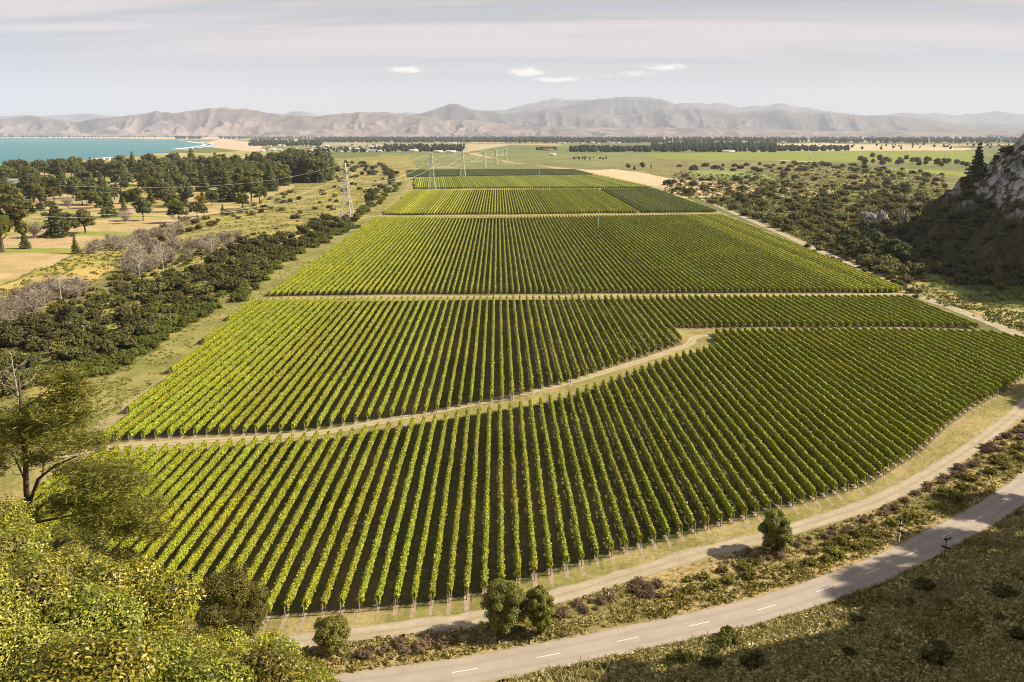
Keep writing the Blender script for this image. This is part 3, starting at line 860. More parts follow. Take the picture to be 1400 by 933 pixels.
def build_haze():
    x0, x1, y0, y1, z0, z1 = -46000, 46000, -3000, 34000, -6, 1650
    V = [(x0, y0, z0), (x1, y0, z0), (x1, y1, z0), (x0, y1, z0), (x0, y0, z1), (x1, y0, z1), (x1, y1, z1), (x0, y1, z1)]
    F = [[0, 3, 2, 1], [4, 5, 6, 7], [0, 1, 5, 4], [1, 2, 6, 5], [2, 3, 7, 6], [3, 0, 4, 7]]
    m, b, out = new_mat('haze_air')
    v = b.n('ShaderNodeVolumePrincipled')
    v.inputs['Color'].default_value = (0.73, 0.81, 1.0, 1); v.inputs['Density'].default_value = 3.1e-5
    v.inputs['Anisotropy'].default_value = 0.0
    b.l(v.outputs[0], out.inputs['Volume'])
    struct(link('haze', mesh('haze', V, F, [m])), 'stuff')


build_haze()


# ------------------------------------------------------------------ vineyard
def clip_rows(poly, spacing, dx=ROW_DX, phase=0.0):
    """rows (x = x0 + dx*y) inside polygon -> list of (x0, ya, yb)"""
    p = np.array(poly, float)
    q = p[:, 0] - dx * p[:, 1]
    n0 = math.ceil((q.min() - phase) / spacing); n1 = math.floor((q.max() - phase) / spacing)
    rows = []
    for k in range(n0, n1 + 1):
        x0 = phase + k * spacing
        ys = []
        for i in range(len(p)):
            a, b_ = i, (i + 1) % len(p)
            if (q[a] - x0) * (q[b_] - x0) < 0:
                t = (x0 - q[a]) / (q[b_] - q[a]); ys.append(p[a, 1] + t * (p[b_, 1] - p[a, 1]))
        ys.sort()
        for i in range(0, len(ys) - 1, 2):
            if ys[i + 1] - ys[i] > 6: rows.append((x0, ys[i], ys[i + 1]))
    return rows


RING = np.array([(-.15, .34), (-.24, .9), (-.25, 1.5), (-.17, 1.84), (.17, 1.84), (.25, 1.5), (.24, .9), (.15, .34)])


def row_canopy(mb, x0, ya, yb, step, nleaf, lsize, seed, dx=ROW_DX, wide=1.0, tall=1.0):
    rng = np.random.default_rng(seed)
    n = max(int((yb - ya) / step), 2) + 1
    y = np.linspace(ya, yb, n)
    k = len(RING)
    vig = 0.76 + 0.46 * np.clip((fbm(y / 1.5, y * 0 + seed * 1.7, 3, 5) - .5) * 1.7 + .5, 0, 1)
    vig = np.where(vnoise(y / 2.2, y * 0 + seed * 5.3, 77) > .955, vig * .55, vig)      # a weak or missing vine here and there
    lat = (fbm(y / 6.0, y * 0 + seed * 3.1, 3, 8) - 0.5) * 0.22
    rr = rng.uniform(0.82, 1.18, (n, k))
    ox = RING[None, :, 0] * rr * vig[:, None] * wide + lat[:, None]
    oz = RING[None, :, 1] * (0.58 + 0.38 * vig[:, None]) * (0.97 + 0.06 * rr) * tall
    oz[:, 0] *= 1.2 + 1.1 * np.clip((fbm(y / .9, y * 0 + seed * 2.3, 2, 15) - .45) * 2.5, -.35, .6); oz[:, 7] = oz[:, 0]
    V = np.stack([x0 + dx * y[:, None] + ox, y[:, None] + rng.uniform(-.1, .1, (n, k)) * step, oz], -1)
    V[0, :, 1] = ya; V[-1, :, 1] = yb
    i = np.arange(n - 1)[:, None] * k; j = np.arange(k)[None, :]; j2 = (j + 1) % k
    F = np.stack([i + j, i + j2, i + k + j2, i + k + j], -1).reshape(-1, 4)
    mb.add(V.reshape(-1, 3), F)
    e = np.array([[0, 1, 2, 3], [0, 3, 4, 7], [7, 4, 5, 6]])
    mb.F.append(e + mb.n - n * k); mb.M.append(np.zeros(3, int)); mb.F.append(e[:, ::-1] + mb.n - k); mb.M.append(np.zeros(3, int))
    m = int((yb - ya) * nleaf)
    if m > 0:
        yl = rng.uniform(ya - 0.25, yb + 0.25, m)
        vg = np.interp(yl, y, vig); lt = np.interp(yl, y, lat)
        s = rng.random(m)
        top = rng.random(m) < 0.36
        zz = np.where(top, 1.68 + rng.random(m) * 0.36, 0.46 + (rng.random(m) ** 0.85) * 1.40) * tall * (0.58 + 0.38 * vg)
        sd = np.where(rng.random(m) < 0.5, -1, 1)
        half = np.interp(zz / tall, [0.3, 0.95, 1.5, 1.75, 2.0], [.15, .28, .30, .25, .12])
        ox = np.where(top, rng.uniform(-1, 1, m) * half, sd * half * rng.uniform(0.85, 1.3, m)) * vg * wide + lt
        spur = rng.random(m) < 0.07                         # shoots that stick out
        ox = np.where(spur, ox * 1.5, ox); zz = np.where(spur, zz + rng.uniform(0, .25, m), zz)
        Cn = np.c_[x0 + dx * yl + ox, yl, zz]
        Nn = np.c_[np.where(top, rng.normal(0, .5, m), sd * 0.9), rng.normal(0, .5, m), np.where(top, 1.0, 0.45)] + rng.normal(0, .35, (m, 3))
        mb.leaves(Cn, Nn, lsize, 0.8, rng)
    return mb


mbp = MB().tube([(0, 0, -.1), (0, 0, 1.62)], [0.085, 0.08], 6)
ME_POST = mbp.mesh('end_post', [M_POST])
ME_BRACE_N = MB().tube([(0, 0.04, 0.92), (0, 1.35, 0.04)], [0.05, 0.05], 5).mesh('brace', [M_POST])
ME_BRACE_F = MB().tube([(0, -0.04, 0.92), (0, -1.35, 0.04)], [0.05, 0.05], 5).mesh('brace', [M_POST])


def vine_row(r, mb, label, group, m, near_post=True, far_post=True, seedv=0):
    x0, ya, yb = r
    root = thing('vine_row', label, 'vine row', (x0 + ROW_DX * ya, ya, 0), 0, 1, group)
    V, F, M = mb.data()
    V = V - np.array([x0 + ROW_DX * ya, ya, 0])
    link('foliage', mesh('vine_foliage', V, F, [m], M), root)
    rz = -math.atan(ROW_DX)
    for ok, dy, br in ((near_post, 0.0, ME_BRACE_N), (far_post, yb - ya, ME_BRACE_F)):
        if ok:
            p = link('end_post', ME_POST, root, (ROW_DX * dy, dy, 0))
            p.rotation_euler = (rnd.uniform(-.04, .04), rnd.uniform(-.04, .04), 0)
            link('brace', br, p)
    return root


def near_label(i, marks, block):
    """marks: (row index, words for that row)"""
    j, w = min(marks, key=lambda t: abs(t[0] - i))
    if i == j: return f'{block} vine row {w}'
    return f'{block} vine row, {ordn(abs(i - j))} {"left" if i < j else "right"} of the row {w}'


soil = MB()


def soil_ends(x0, ya, yb, out):
    o1 = out * rnd.uniform(.5, 1.15); w = rnd.uniform(.26, .46)
    for a, c in ((ya - o1, ya + 2.0), (yb - 1.5, yb + rnd.uniform(.8, 1.6))):
        xa, xc = x0 + ROW_DX * a, x0 + ROW_DX * c
        soil.add([(xa - w * .7, a, .012), (xa + w * .8, a + rnd.uniform(-.3, .3), .012), (xc + w, c, .012), (xc - w, c, .012)], [[0, 1, 2, 3]])


FR = clip_rows(wpoly(FRONT), 2.36, phase=0.3)
FR = [r for r in FR if proj(r[0] + ROW_DX * r[1], r[1], 0)[0] < 1440 or proj(r[0] + ROW_DX * r[2], r[2], 0)[0] < 1405]
MR = clip_rows(wpoly(MID), 2.48, phase=0.9)
TR = clip_rows(wpoly(THIRD), 2.36, phase=1.2)


def idx_at(rows, px, far=False):
    """index of the row whose near (or far) end is seen at photo column px"""
    k = 2 if far else 1
    return min(range(len(rows)), key=lambda i: abs(proj(rows[i][0] + ROW_DX * rows[i][k], rows[i][k], 0)[0] - px))


fm = [(idx_at(FR, 380), 'ending at the dark olive tree'), (idx_at(FR, 700), 'ending at the twin round trees'), (idx_at(FR, 1056), 'ending behind the lone round tree'),
      (idx_at(FR, 978, True), 'starting at the track bend'), (idx_at(FR, 1300), 'ending by the shadow bars')]
mm = [(0, 'furthest left'), (idx_at(MR, 928), 'ending at the track bend'), (idx_at(MR, 640), 'running straight downwards'), (len(MR) - 1, 'furthest right')]
budget = 300 - len(FR) - len(MR)
# the third block shows its rows smallest on the far right corner: those go into the distant mass
third_things = TR[:max(budget, 0)]
tm = [(0, 'furthest left'), (idx_at(TR, 680), 'running straight downwards'), (idx_at(TR, 1000), 'below the nearest wind machine')]

for i, r in enumerate(FR):
    x0, ya, yb = r
    mb = row_canopy(MB(), x0, ya + 0.9, yb - 0.7, 0.45, 105, 0.135, 100 + i)
    vine_row(r, mb, near_label(i, fm, 'front block'), 'vine rows of the front block', M_VINE)
    soil_ends(x0, ya, yb, 2.6)
for i, r in enumerate(MR):
    x0, ya, yb = r
    mb = row_canopy(MB(), x0, ya + 0.9, yb - 0.5, 0.6, 56, 0.145, 400 + i)
    vine_row(r, mb, near_label(i, mm, 'middle block'), 'vine rows of the middle block', M_VINE)
    soil_ends(x0, ya, yb, 1.8)
for i, r in enumerate(third_things):
    x0, ya, yb = r
    mb = row_canopy(MB(), x0, ya + 0.8, yb - 0.5, 1.1, 18, 0.20, 700 + i)
    vine_row(r, mb, near_label(i, tm, 'third block'), 'vine rows of the third block', M_VINE, True, False)


def far_block(poly, spacing, m, name, seed, dx=ROW_DX, extra=(), nl=3, step=2.2, wide=1.1):
    mb = MB()
    for i, r in enumerate(list(clip_rows(poly, spacing, dx)) + list(extra)):
        row_canopy(mb, r[0], r[1] + .6, r[2] - .4, step, nl, 0.26, seed + i, dx, wide=wide)
    struct(link(name, mb.mesh(name, [m])), 'stuff')


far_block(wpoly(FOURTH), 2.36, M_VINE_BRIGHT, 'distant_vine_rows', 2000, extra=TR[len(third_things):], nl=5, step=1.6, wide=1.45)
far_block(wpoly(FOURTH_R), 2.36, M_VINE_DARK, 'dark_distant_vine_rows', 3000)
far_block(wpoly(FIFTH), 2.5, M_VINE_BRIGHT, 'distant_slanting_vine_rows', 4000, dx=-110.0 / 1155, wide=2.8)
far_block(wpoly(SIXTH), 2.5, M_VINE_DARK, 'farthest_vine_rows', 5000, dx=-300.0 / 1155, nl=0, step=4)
M_SOIL = mat_plain('herbicide_strip', (0.36, 0.27, 0.19), (0.25, 0.19, 0.12), 1.2, 0.95, 0.1)
struct(link('bare_soil_strips', soil.mesh('bare_soil_strips', [M_SOIL])))


# ------------------------------------------------------------------ plant builders (unit height 1, scaled when placed)
def clump_leaves(mb, c, r, n, size, rng, flat=1.0, m=0, aspect=0.6, up=0.25):
    d = rng.normal(size=(n, 3)); d /= np.linalg.norm(d, axis=1)[:, None]
    d[:, 2] = np.abs(d[:, 2]) * np.where(rng.random(n) < 0.78, 1, -0.6)
    rad = rng.uniform(0.62, 1.12, (n, 1))
    Cn = np.array(c) + d * rad * np.array([r, r, r * flat])
    mb.leaves(Cn, d + rng.normal(0, 0.45, (n, 3)) + np.array([0, 0, up]), size, aspect, rng, m)


def crown_round(seed, m, w=0.42, h0=0.05, clumps=34, per=70, size=0.03, core=True, sq=0.75):
    rng = np.random.default_rng(seed); mb = MB()
    hc = (1 + h0) / 2; hh = (1 - h0) / 2
    if core: mb.blob((0, 0, hc), (w * 0.46, w * 0.46, hh * 0.52), rng, nu=8, nv=6, rough=0.25)
    for k in range(clumps):
        d = rng.normal(size=3); d /= np.linalg.norm(d)
        if d[2] < -0.55: d[2] = -d[2]
        rr = rng.uniform(0.62, 0.86)
        c = (d[0] * w * rr, d[1] * w * rr, hc + d[2] * hh * rr)
        cr = rng.uniform(0.10, 0.17)
        if core: mb.blob(c, (cr * .55, cr * .55, cr * .4), rng, nu=6, nv=4, rough=0.35)
        clump_leaves(mb, c, cr, per, size, rng, sq)
    return mb.mesh('crown', [m])


def crown_pine(seed, m, w=0.30, h0=0.05, whorls=11, per=34, size=0.03, taper=1.15, ragged=0.35):
    rng = np.random.default_rng(seed); mb = MB()
    mb.blob((0, 0, h0 + (1 - h0) * .38), (w * .42, w * .42, (1 - h0) * .46), rng, nu=7, nv=6, rough=0.3)
    for q in range(whorls):
        t = q / (whorls - 1)
        z = h0 + (0.985 - h0) * t
        rad = w * (1 - t ** taper) * rng.uniform(1 - ragged, 1.1) + 0.015
        nb = max(3, int(9 * (1 - t) + 3))
        a0 = rng.uniform(0, 6.28)
        for b_ in range(nb):
            a = a0 + b_ * 6.283 / nb + rng.uniform(-.25, .25)
            rl = rad * rng.uniform(0.6, 1.12)
            for f in (0.45, 0.9):
                c = (math.cos(a) * rl * f, math.sin(a) * rl * f, z - rl * 0.12 * f + rng.uniform(-.02, .02))
                cr = 0.055 + 0.05 * (1 - t) * (1.2 - f * .5)
                clump_leaves(mb, c, cr, int(per * (0.55 if f < .5 else 1) * (1 - .4 * t)), size, rng, 0.55, up=0.5)
    return mb.mesh('crown', [m])


def crown_cypress(seed, m):
    rng = np.random.default_rng(seed); mb = MB()
    mb.blob((0, 0, .5), (.10, .10, .45), rng, nu=7, nv=7, rough=0.2)
    for q in range(34):
        t = rng.random(); a = rng.uniform(0, 6.28); r = 0.12 * (1 - t ** 2.2) + .02
        clump_leaves(mb, (math.cos(a) * r, math.sin(a) * r, .06 + .9 * t), .06, 30, .022, rng, 1.3)
    return mb.mesh('crown', [m])


def trunk_mesh(seed, h=0.5, r=0.022, m=None, limbs=3):
    rng = np.random.default_rng(seed); mb = MB()
    pts = [(0, 0, -0.02), (rng.uniform(-.01, .01), rng.uniform(-.01, .01), h * .5), (rng.uniform(-.02, .02), rng.uniform(-.02, .02), h)]
    mb.tube(pts, [r * 1.25, r, r * .5], 7)
    for k in range(limbs):
        a = rng.uniform(0, 6.28); z = h * rng.uniform(.45, .8); l = rng.uniform(.12, .22)
        mb.tube([(0, 0, z), (math.cos(a) * l * .5, math.sin(a) * l * .5, z + l * .35), (math.cos(a) * l, math.sin(a) * l, z + l * .8)], [r * .55, r * .4, r * .2], 5)
    return mb.mesh('trunk', [m or M_BARK])


def shrub_mesh(seed, m, lobes=7, per=110, size=0.06, w=1.0, h=0.8, core=0.6, aspect=0.6, name='shrub'):
    """low bush about 2 wide, 1 high: a few big lobes broken into many uneven sprays"""
    rng = np.random.default_rng(seed); mb = MB()
    sx, sy = rng.uniform(.75, 1.2, 2)
    big = []
    for k in range(lobes):
        a = rng.uniform(0, 6.28); d = rng.uniform(0.2, 0.7) * w if k else 0
        r = rng.uniform(0.26, 0.44) * (1.15 if k == 0 else 1)
        c = np.array([math.cos(a) * d * sx, math.sin(a) * d * sy, h * rng.uniform(0.22, 0.62) if k else h * .55])
        mb.blob(c, (r * core, r * core, r * core * .9), rng, nu=6, nv=5, rough=0.35, zmin=-.95)
        for q in range(6):
            dd = rng.normal(size=3); dd[2] = abs(dd[2]) * .9 + .05; dd /= np.linalg.norm(dd)
            rs = r * rng.uniform(.26, .55)
            clump_leaves(mb, c + dd * r * rng.uniform(.6, 1.05), rs, max(per // 6, 8), size, rng, rng.uniform(.5, 1.0), aspect=aspect, up=.3)
    # skirts down to the ground
    n = int(per * 1.6); a = rng.uniform(0, 6.28, n); d = rng.uniform(.45, 1.0, n) * w
    C_ = np.c_[np.cos(a) * d * sx, np.sin(a) * d * sy, rng.uniform(0, .22, n) * h]
    mb.leaves(C_, np.c_[np.cos(a), np.sin(a), rng.uniform(.3, 1, n)] + rng.normal(0, .4, (n, 3)), size, aspect, rng)
    return mb.mesh(name, [m])


def twig_mesh(seed, m, n=260, wid=0.012, h=1.0, w=0.6, stems=7, name='dead_shrub'):
    rng = np.random.default_rng(seed); mb = MB()
    for s in range(stems):
        a = rng.uniform(0, 6.28); l = rng.uniform(.1, .55) * w
        top = np.array([math.cos(a) * l, math.sin(a) * l, h * rng.uniform(.55, .85)])
        mid = top * np.array([.35, .35, .5]) + rng.normal(0, .03, 3)
        mb.tube([(0, 0, -.03), mid, top], [wid * 2.2, wid * 1.6, wid * .8], 5)
        k = n // stems
        t = rng.uniform(.3, 1, (k, 1))
        A = np.where(t < .6, mid * t / .6, mid + (top - mid) * (t - .6) / .4)
        D = rng.normal(size=(k, 3)) * np.array([.26, .26, .14]) * w + np.array([0, 0, .16 * h])
        mb.strands(A, A + D, wid, rng)
        B = A + D * rng.uniform(.4, 1, (k, 1))
        mb.strands(B, B + rng.normal(size=(k, 3)) * np.array([.14, .14, .10]) * w + np.array([0, 0, .07]), wid * .6, rng)
    return mb.mesh(name, [m])


def make_tree(name, crown, trunk):
    r = link(name, None); link('trunk', trunk, r); link('crown', crown, r)
    return r


PROTO = {}


def protos(kind, lst):
    PROTO[kind] = [lst, [False] * len(lst)]


def place(kind, x, y, z, s, label, cat, group=None, v=None, sz=None):
    """copy of a plant kind with its own parts"""
    lst, used = PROTO[kind]
    k = rnd.randrange(len(lst)) if v is None else v % len(lst)
    if not used[k]: o = lst[k]; used[k] = True
    else: o = copy_tree(lst[k])
    o.location = (x, y, z); o.rotation_euler = (0, 0, rnd.uniform(0, 6.28)); o.scale = (s * rnd.uniform(.92, 1.08), s * rnd.uniform(.92, 1.08), sz or s)
    return tag(o, label, cat, group)


protos('pine', [make_tree('pine_tree', crown_pine(10 + i, M_PINE, w=.30 + .05 * i, taper=1.0 + .35 * i, per=40), trunk_mesh(20 + i, .7, .02)) for i in range(4)])
protos('macro', [make_tree('cypress_tree', crown_round(30 + i, M_PINE, w=.42 + .04 * i, clumps=36, per=64, size=.028), trunk_mesh(40 + i, .5, .026)) for i in range(3)])
protos('olive', [make_tree('broadleaf_tree', crown_round(50 + i, M_OLIVE, w=.46 + .05 * i, h0=.08, clumps=34), trunk_mesh(60 + i, .5, .028)) for i in range(3)])
protos('yellow', [make_tree('yellow_tree', crown_round(70, M_YELLOW, w=.5, h0=.1, clumps=20), trunk_mesh(71, .4, .03))])
protos('column', [make_tree('column_cypress', crown_cypress(80, M_PINE), trunk_mesh(81, .3, .02))])
protos('fir', [make_tree('fir_tree', crown_pine(90 + i, M_OLIVE if i else M_PINE, w=.26, h0=.12, whorls=9, taper=.9, ragged=.15), trunk_mesh(92 + i, .7, .018)) for i in range(2)])
protos('bare', [make_tree('bare_tree', twig_mesh(95, M_TWIG, 380, .007, 1.0, .8, name='crown'), trunk_mesh(96, .4, .025, M_BARK_PALE))])


# ------------------------------------------------------------------ golf course trees
GOLF = [  # base column, base row, height px, kind
    (4, 345, 72, 'olive'), (35, 340, 26, 'pine'), (48, 326, 27, 'bare'), (80, 324, 45, 'pine'), (93, 322, 34, 'macro'), (117, 319, 33, 'olive'), (104, 347, 24, 'fir'),
    (172, 306, 21, 'bare'), (196, 302, 31, 'macro'), (170, 290, 20, 'fir'), (150, 297, 41, 'pine'), (187, 286, 29, 'macro'), (245, 305, 31, 'olive'), (236, 290, 27, 'macro'),
    (270, 298, 23, 'olive'), (279, 296, 14, 'olive'), (305, 294, 14, 'fir'), (275, 285, 18, 'yellow'), (290, 281, 21, 'macro'), (251, 283, 21, 'pine'), (332, 286, 22, 'olive'),
    (310, 276, 40, 'pine'), (326, 274, 36, 'olive'), (344, 276, 34, 'olive'), (355, 278, 24, 'olive'), (207, 280, 23, 'fir'), (37, 292, 16, 'olive'), (44, 292, 19, 'fir'), (56, 292, 15, 'macro'), (69, 288, 14, 'olive'),
    (94, 286, 20, 'bare'), (113, 281, 21, 'olive'), (126, 280, 20, 'yellow'), (15, 281, 33, 'olive'), (46, 276, 38, 'macro'), (71, 268, 28, 'macro'), (86, 265, 34, 'pine'), (101, 272, 30, 'macro'),
    (118, 262, 30, 'macro'), (140, 264, 26, 'pine'), (159, 261, 13, 'column'), (143, 300, 17, 'column'), (160, 250, 30, 'macro'), (175, 257, 22, 'macro'), (197, 254, 26, 'pine'), (212, 256, 30, 'olive'), (219, 271, 32, 'pine'), (208, 262, 20, 'olive'),
    (231, 264, 28, 'pine'), (238, 262, 27, 'pine'), (246, 262, 24, 'olive'), (262, 261, 28, 'macro'), (277, 260, 29, 'pine'), (268, 254, 30, 'pine'), (188, 252, 16, 'yellow'), (291, 256, 18, 'yellow'), (255, 252, 30, 'pine'),
    (240, 250, 28, 'pine'), (225, 248, 28, 'olive'), (133, 285, 24, 'olive'), (16, 300, 12, 'olive'), (62, 300, 10, 'olive'), (10, 318, 20, 'olive')]
for k in range(92):                     # the belt between the course and the sea
    x = -14 + k * 5.0 + rnd.uniform(-3, 3)
    yb = 249 - 12 * (x / 460.0) + rnd.uniform(-9, 5)
    GOLF.append((x, yb, rnd.uniform(19, 29) if x > 70 else rnd.uniform(16, 24), rnd.choice(['pine', 'macro', 'macro', 'pine', 'olive'])))
for k in range(40):                     # the dark pine plantation at the end of the course
    GOLF.append((rnd.uniform(290, 390), rnd.uniform(240, 262), rnd.uniform(24, 34), rnd.choice(['pine', 'pine', 'macro', 'olive'])))
for k in range(36):
    GOLF.append((rnd.uniform(388, 452), rnd.uniform(240, 251), rnd.uniform(30, 38), rnd.choice(['pine', 'pine', 'macro'])))
for k in range(46):                     # more between the fairways
    x, yb = rnd.uniform(-10, 290), rnd.uniform(252, 300)
    if yb > 300 - x * .05 or (120 < x < 240 and yb > 285): continue
    GOLF.append((x, yb, rnd.uniform(15, 27) * (yb - 182) / 85, rnd.choice(['pine', 'macro', 'macro', 'olive', 'olive', 'fir'])))
KW = {'pine': ('dark ragged pine', 'pine tree'), 'macro': ('dense dark round-headed conifer', 'conifer'), 'olive': ('olive green spreading tree', 'tree'), 'yellow': ('yellow leaved low tree', 'tree'),
      'column': ('slim dark column cypress', 'cypress'), 'fir': ('small conical fir', 'fir tree'), 'bare': ('thin leafless grey tree', 'tree')}


def zone_of(x, y):
    if x > 386: return 'in the plantation past the golf course'
    if y < 252 and x < 300: return 'in the belt by the sea'
    if x > 284 and y < 266: return 'in the grove beside the plantation'
    return 'in the front of the golf course' if y > 284 else 'in the middle of the golf course'


gl = {}
for t in GOLF: gl.setdefault((t[3], zone_of(t[0], t[1])), []).append(t)
for (kind, zn), lst in gl.items():
    lst.sort()
    for i, (x, y, h, _) in enumerate(lst):
        w = P(x, y); H = h / ppm(y)
        lab = f'{KW[kind][0]} {zn}' + (f', {ordn(i + 1)} from left' if len(lst) > 1 else '')
        place(kind, w[0], w[1], 0, H, lab, KW[kind][1], 'golf course trees', sz=H)


# ------------------------------------------------------------------ scattered shrubs
def scatter(poly, n, mind, seed, fn=None):
    rg = np.random.default_rng(seed); p = wpoly(poly)
    lo, hi = p.min(0), p.max(0); out = []
    tries = 0
    px = np.array(poly, float); a0, a1 = px.min(0), px.max(0)
    while len(out) < n and tries < n * 60:
        tries += 1
        # even over the ground but a little denser near the viewer
        q = P(rg.uniform(a0[0], a1[0]), rg.uniform(a0[1], a1[1]))
        if not inpoly(np.array([q[0]]), np.array([q[1]]), p)[0]: continue
        md = mind * (1 + q[1] / 900.0)
        if any((q[0] - o[0]) ** 2 + (q[1] - o[1]) ** 2 < md * md for o in out): continue
        out.append(q)
    return out


protos('kanuka', [link('kanuka_bush', shrub_mesh(110 + i, M_KANUKA, 11, 210, .062, .85, 1.05, name='kanuka_bush')) for i in range(4)])
protos('darkscrub', [link('coprosma_bush', shrub_mesh(115 + i, M_DSCRUB, 11, 200, .062, .95, .95, name='coprosma_bush')) for i in range(4)])
protos('hillscrub', [link('hill_shrub', shrub_mesh(125 + i, M_KANUKA, 9, 160, .062, 1.0, .85, name='hill_shrub')) for i in range(3)])
protos('mixscrub', [link('brown_scrub_bush', shrub_mesh(185 + i, M_SCRUB, 10, 170, .065, 1.0, .8, name='brown_scrub_bush')) for i in range(4)])
protos('scrub', [link('scrub_bush', shrub_mesh(120 + i, M_SCRUB, 10, 170, .065, 1.0, .85, name='scrub_bush')) for i in range(4)])
protos('broom', [link('broom_bush', shrub_mesh(130 + i, M_BROOM, 10, 240, .075, 1.0, .75, aspect=.28, name='broom_bush')) for i in range(3)])
protos('dead', [link('dead_shrub', twig_mesh(140 + i, M_TWIG, 300, .011, 1.0, .8)) for i in range(4)])
protos('cabbage', [])
protos('heath', [link('dry_heath_bush', shrub_mesh(150 + i, M_HEATH, 11, 330, .055, 1.0, .62, aspect=.3, core=.5, name='dry_heath_bush')) for i in range(3)])
protos('bracken', [link('bracken_clump', shrub_mesh(160 + i, M_BRACKEN, 12, 300, .075, 1.1, .6, aspect=.4, core=.5, name='bracken_clump')) for i in range(3)])
protos('grassbush', [link('olive_scrub_bush', shrub_mesh(170 + i, M_OLIVE, 10, 200, .065, 1.0, .7, core=.55, name='olive_scrub_bush')) for i in range(3)])


def cabbage(seed):
    rng = np.random.default_rng(seed)
    root = link('cabbage_tree', None)
    mb = MB(); cr = MB()
    for k in range(4):
        a = rng.uniform(0, 6.28); l = rng.uniform(.06, .22) if k else 0
        tip = np.array([math.cos(a) * l, math.sin(a) * l, rng.uniform(.6, .82)])
        mb.tube([(0, 0, -.02), tip * np.array([.3, .3, .6]), tip], [.03, .025, .02], 5)
        n = 90
        d = rng.normal(size=(n, 3)); d /= np.linalg.norm(d, axis=1)[:, None]; d[:, 2] = d[:, 2] * .8 + .15
        cr.strands(np.tile(tip, (n, 1)), tip + d * rng.uniform(.13, .22, (n, 1)), .016, rng)
    link('trunk', mb.mesh('trunk', [M_BARK]), root); link('crown', cr.mesh('crown', [M_CABBAGE]), root)
    return root


protos('cabbage', [cabbage(180 + i) for i in range(3)])


def scatter_things(kind, poly, n, mind, seed, size, label, cat, group, zf=None):
    for q in scatter(poly, n, mind, seed):
        if dist_line(np.array([q[0]]), np.array([q[1]]), ROAD_W)[0][0] < 4.6: continue
        s = rnd.uniform(*size)
        z = (float(zf(q[0], q[1])) if zf else 0.0) - 0.05 * s
        place(kind, q[0], q[1], z, s, label, cat, group)


LEFT_DARK = [(-30, 560), (-30, 470), (40, 440), (110, 425), (160, 400), (230, 380), (290, 360), (340, 340), (400, 335), (345, 388), (250, 430), (200, 470), (110, 505), (60, 530)]
scatter_things('kanuka', LEFT_DARK, 120, 3.0, 1, (2.8, 5.8), 'dark kanuka bush in the thicket left of the middle vine block', 'bush', 'dark bushes left of the middle vines')
scatter_things('scrub', LEFT_DARK, 40, 4, 15, (2.4, 4.6), 'lighter brown olive bush in the thicket left of the middle vine block', 'bush', 'lighter bushes left of the middle vines')
scatter_things('grassbush', LEFT_DARK, 36, 4, 16, (2.4, 4.4), 'yellow olive bush in the thicket left of the middle vine block', 'bush', 'olive bushes left of the middle vines')
scatter_things('scrub', [(-60, 560), (105, 560), (95, 590), (40, 625), (-80, 690)], 26, 3.5, 18, (2.0, 4.0), 'brown olive bush behind the kanuka tree at the left edge', 'bush', 'bushes behind the kanuka tree')
scatter_things('cabbage', LEFT_DARK, 14, 7, 17, (4.5, 6.5), 'spiky cabbage tree rising from the thicket left of the middle vines', 'cabbage tree', 'cabbage trees in the left thicket')
scatter_things('kanuka', [(285, 380), (300, 345), (340, 335), (395, 325), (410, 345), (380, 365), (345, 385)], 42, 2.8, 2, (3.4, 6.2), 'dark kanuka bush in the clump below the first pylon', 'bush', 'dark bushes below the pylon')
scatter_things('kanuka', [(395, 330), (420, 305), (470, 300), (500, 296), (470, 312), (420, 340)], 30, 3.6, 3, (3.5, 5.5), 'dark kanuka bush along the grass verge by the pylon', 'bush', 'dark bushes beside the pylon')
scatter_things('kanuka', [(500, 282), (520, 262), (545, 238), (520, 226), (470, 222), (450, 232), (480, 240), (530, 240), (540, 250), (500, 270)], 46, 8, 4, (5.0, 8.5), 'dark scrub bush on the rough ground behind the first pylon', 'bush', 'dark bushes behind the pylon')
scatter_things('scrub', [(370, 280), (450, 250), (470, 225), (540, 225), (548, 245), (500, 290), (440, 300), (380, 300)], 44, 8, 5, (2.6, 5.0), 'brown green scrub bush on rough grass around the first pylon', 'bush', 'scrub around the pylon')
scatter_things('scrub', [(-20, 470), (0, 430), (100, 400), (180, 372), (250, 355), (300, 335), (280, 355), (200, 390), (120, 425), (60, 450)], 36, 5, 6, (1.8, 3.4), 'olive brown scrub bush at the edge of the yellow rough', 'bush', 'scrub by the yellow rough')
scatter_things('scrub', [(190, 322), (260, 300), (330, 286), (400, 262), (405, 272), (340, 300), (270, 318), (210, 335)], 40, 6, 7, (2.4, 4.4), 'brown olive scrub bush in the hedge bordering the golf course', 'bush', 'scrub hedge by the golf course')
scatter_things('broom', [(110, 530), (170, 500), (235, 464), (280, 432), (330, 412), (352, 394), (330, 378), (260, 412), (200, 445), (120, 485), (90, 505)], 105, 2.0, 8, (2.0, 3.6), 'bright green broom bush along the verge left of the middle vines', 'bush', 'broom hedge by the middle vines')
scatter_things('broom', [(350, 392), (408, 350), (448, 331), (492, 311), (478, 302), (430, 318), (385, 343), (345, 372)], 85, 2.4, 9, (2.2, 3.6), 'bright green broom bush along the verge below the first pylon', 'bush', 'broom hedge below the pylon')
scatter_things('broom', [(486, 300), (520, 280), (552, 254), (548, 248), (520, 268), (490, 288)], 44, 3.4, 10, (2.4, 4.2), 'bright green broom bush along the verge beyond the first pylon', 'bush', 'broom hedge beyond the pylon')
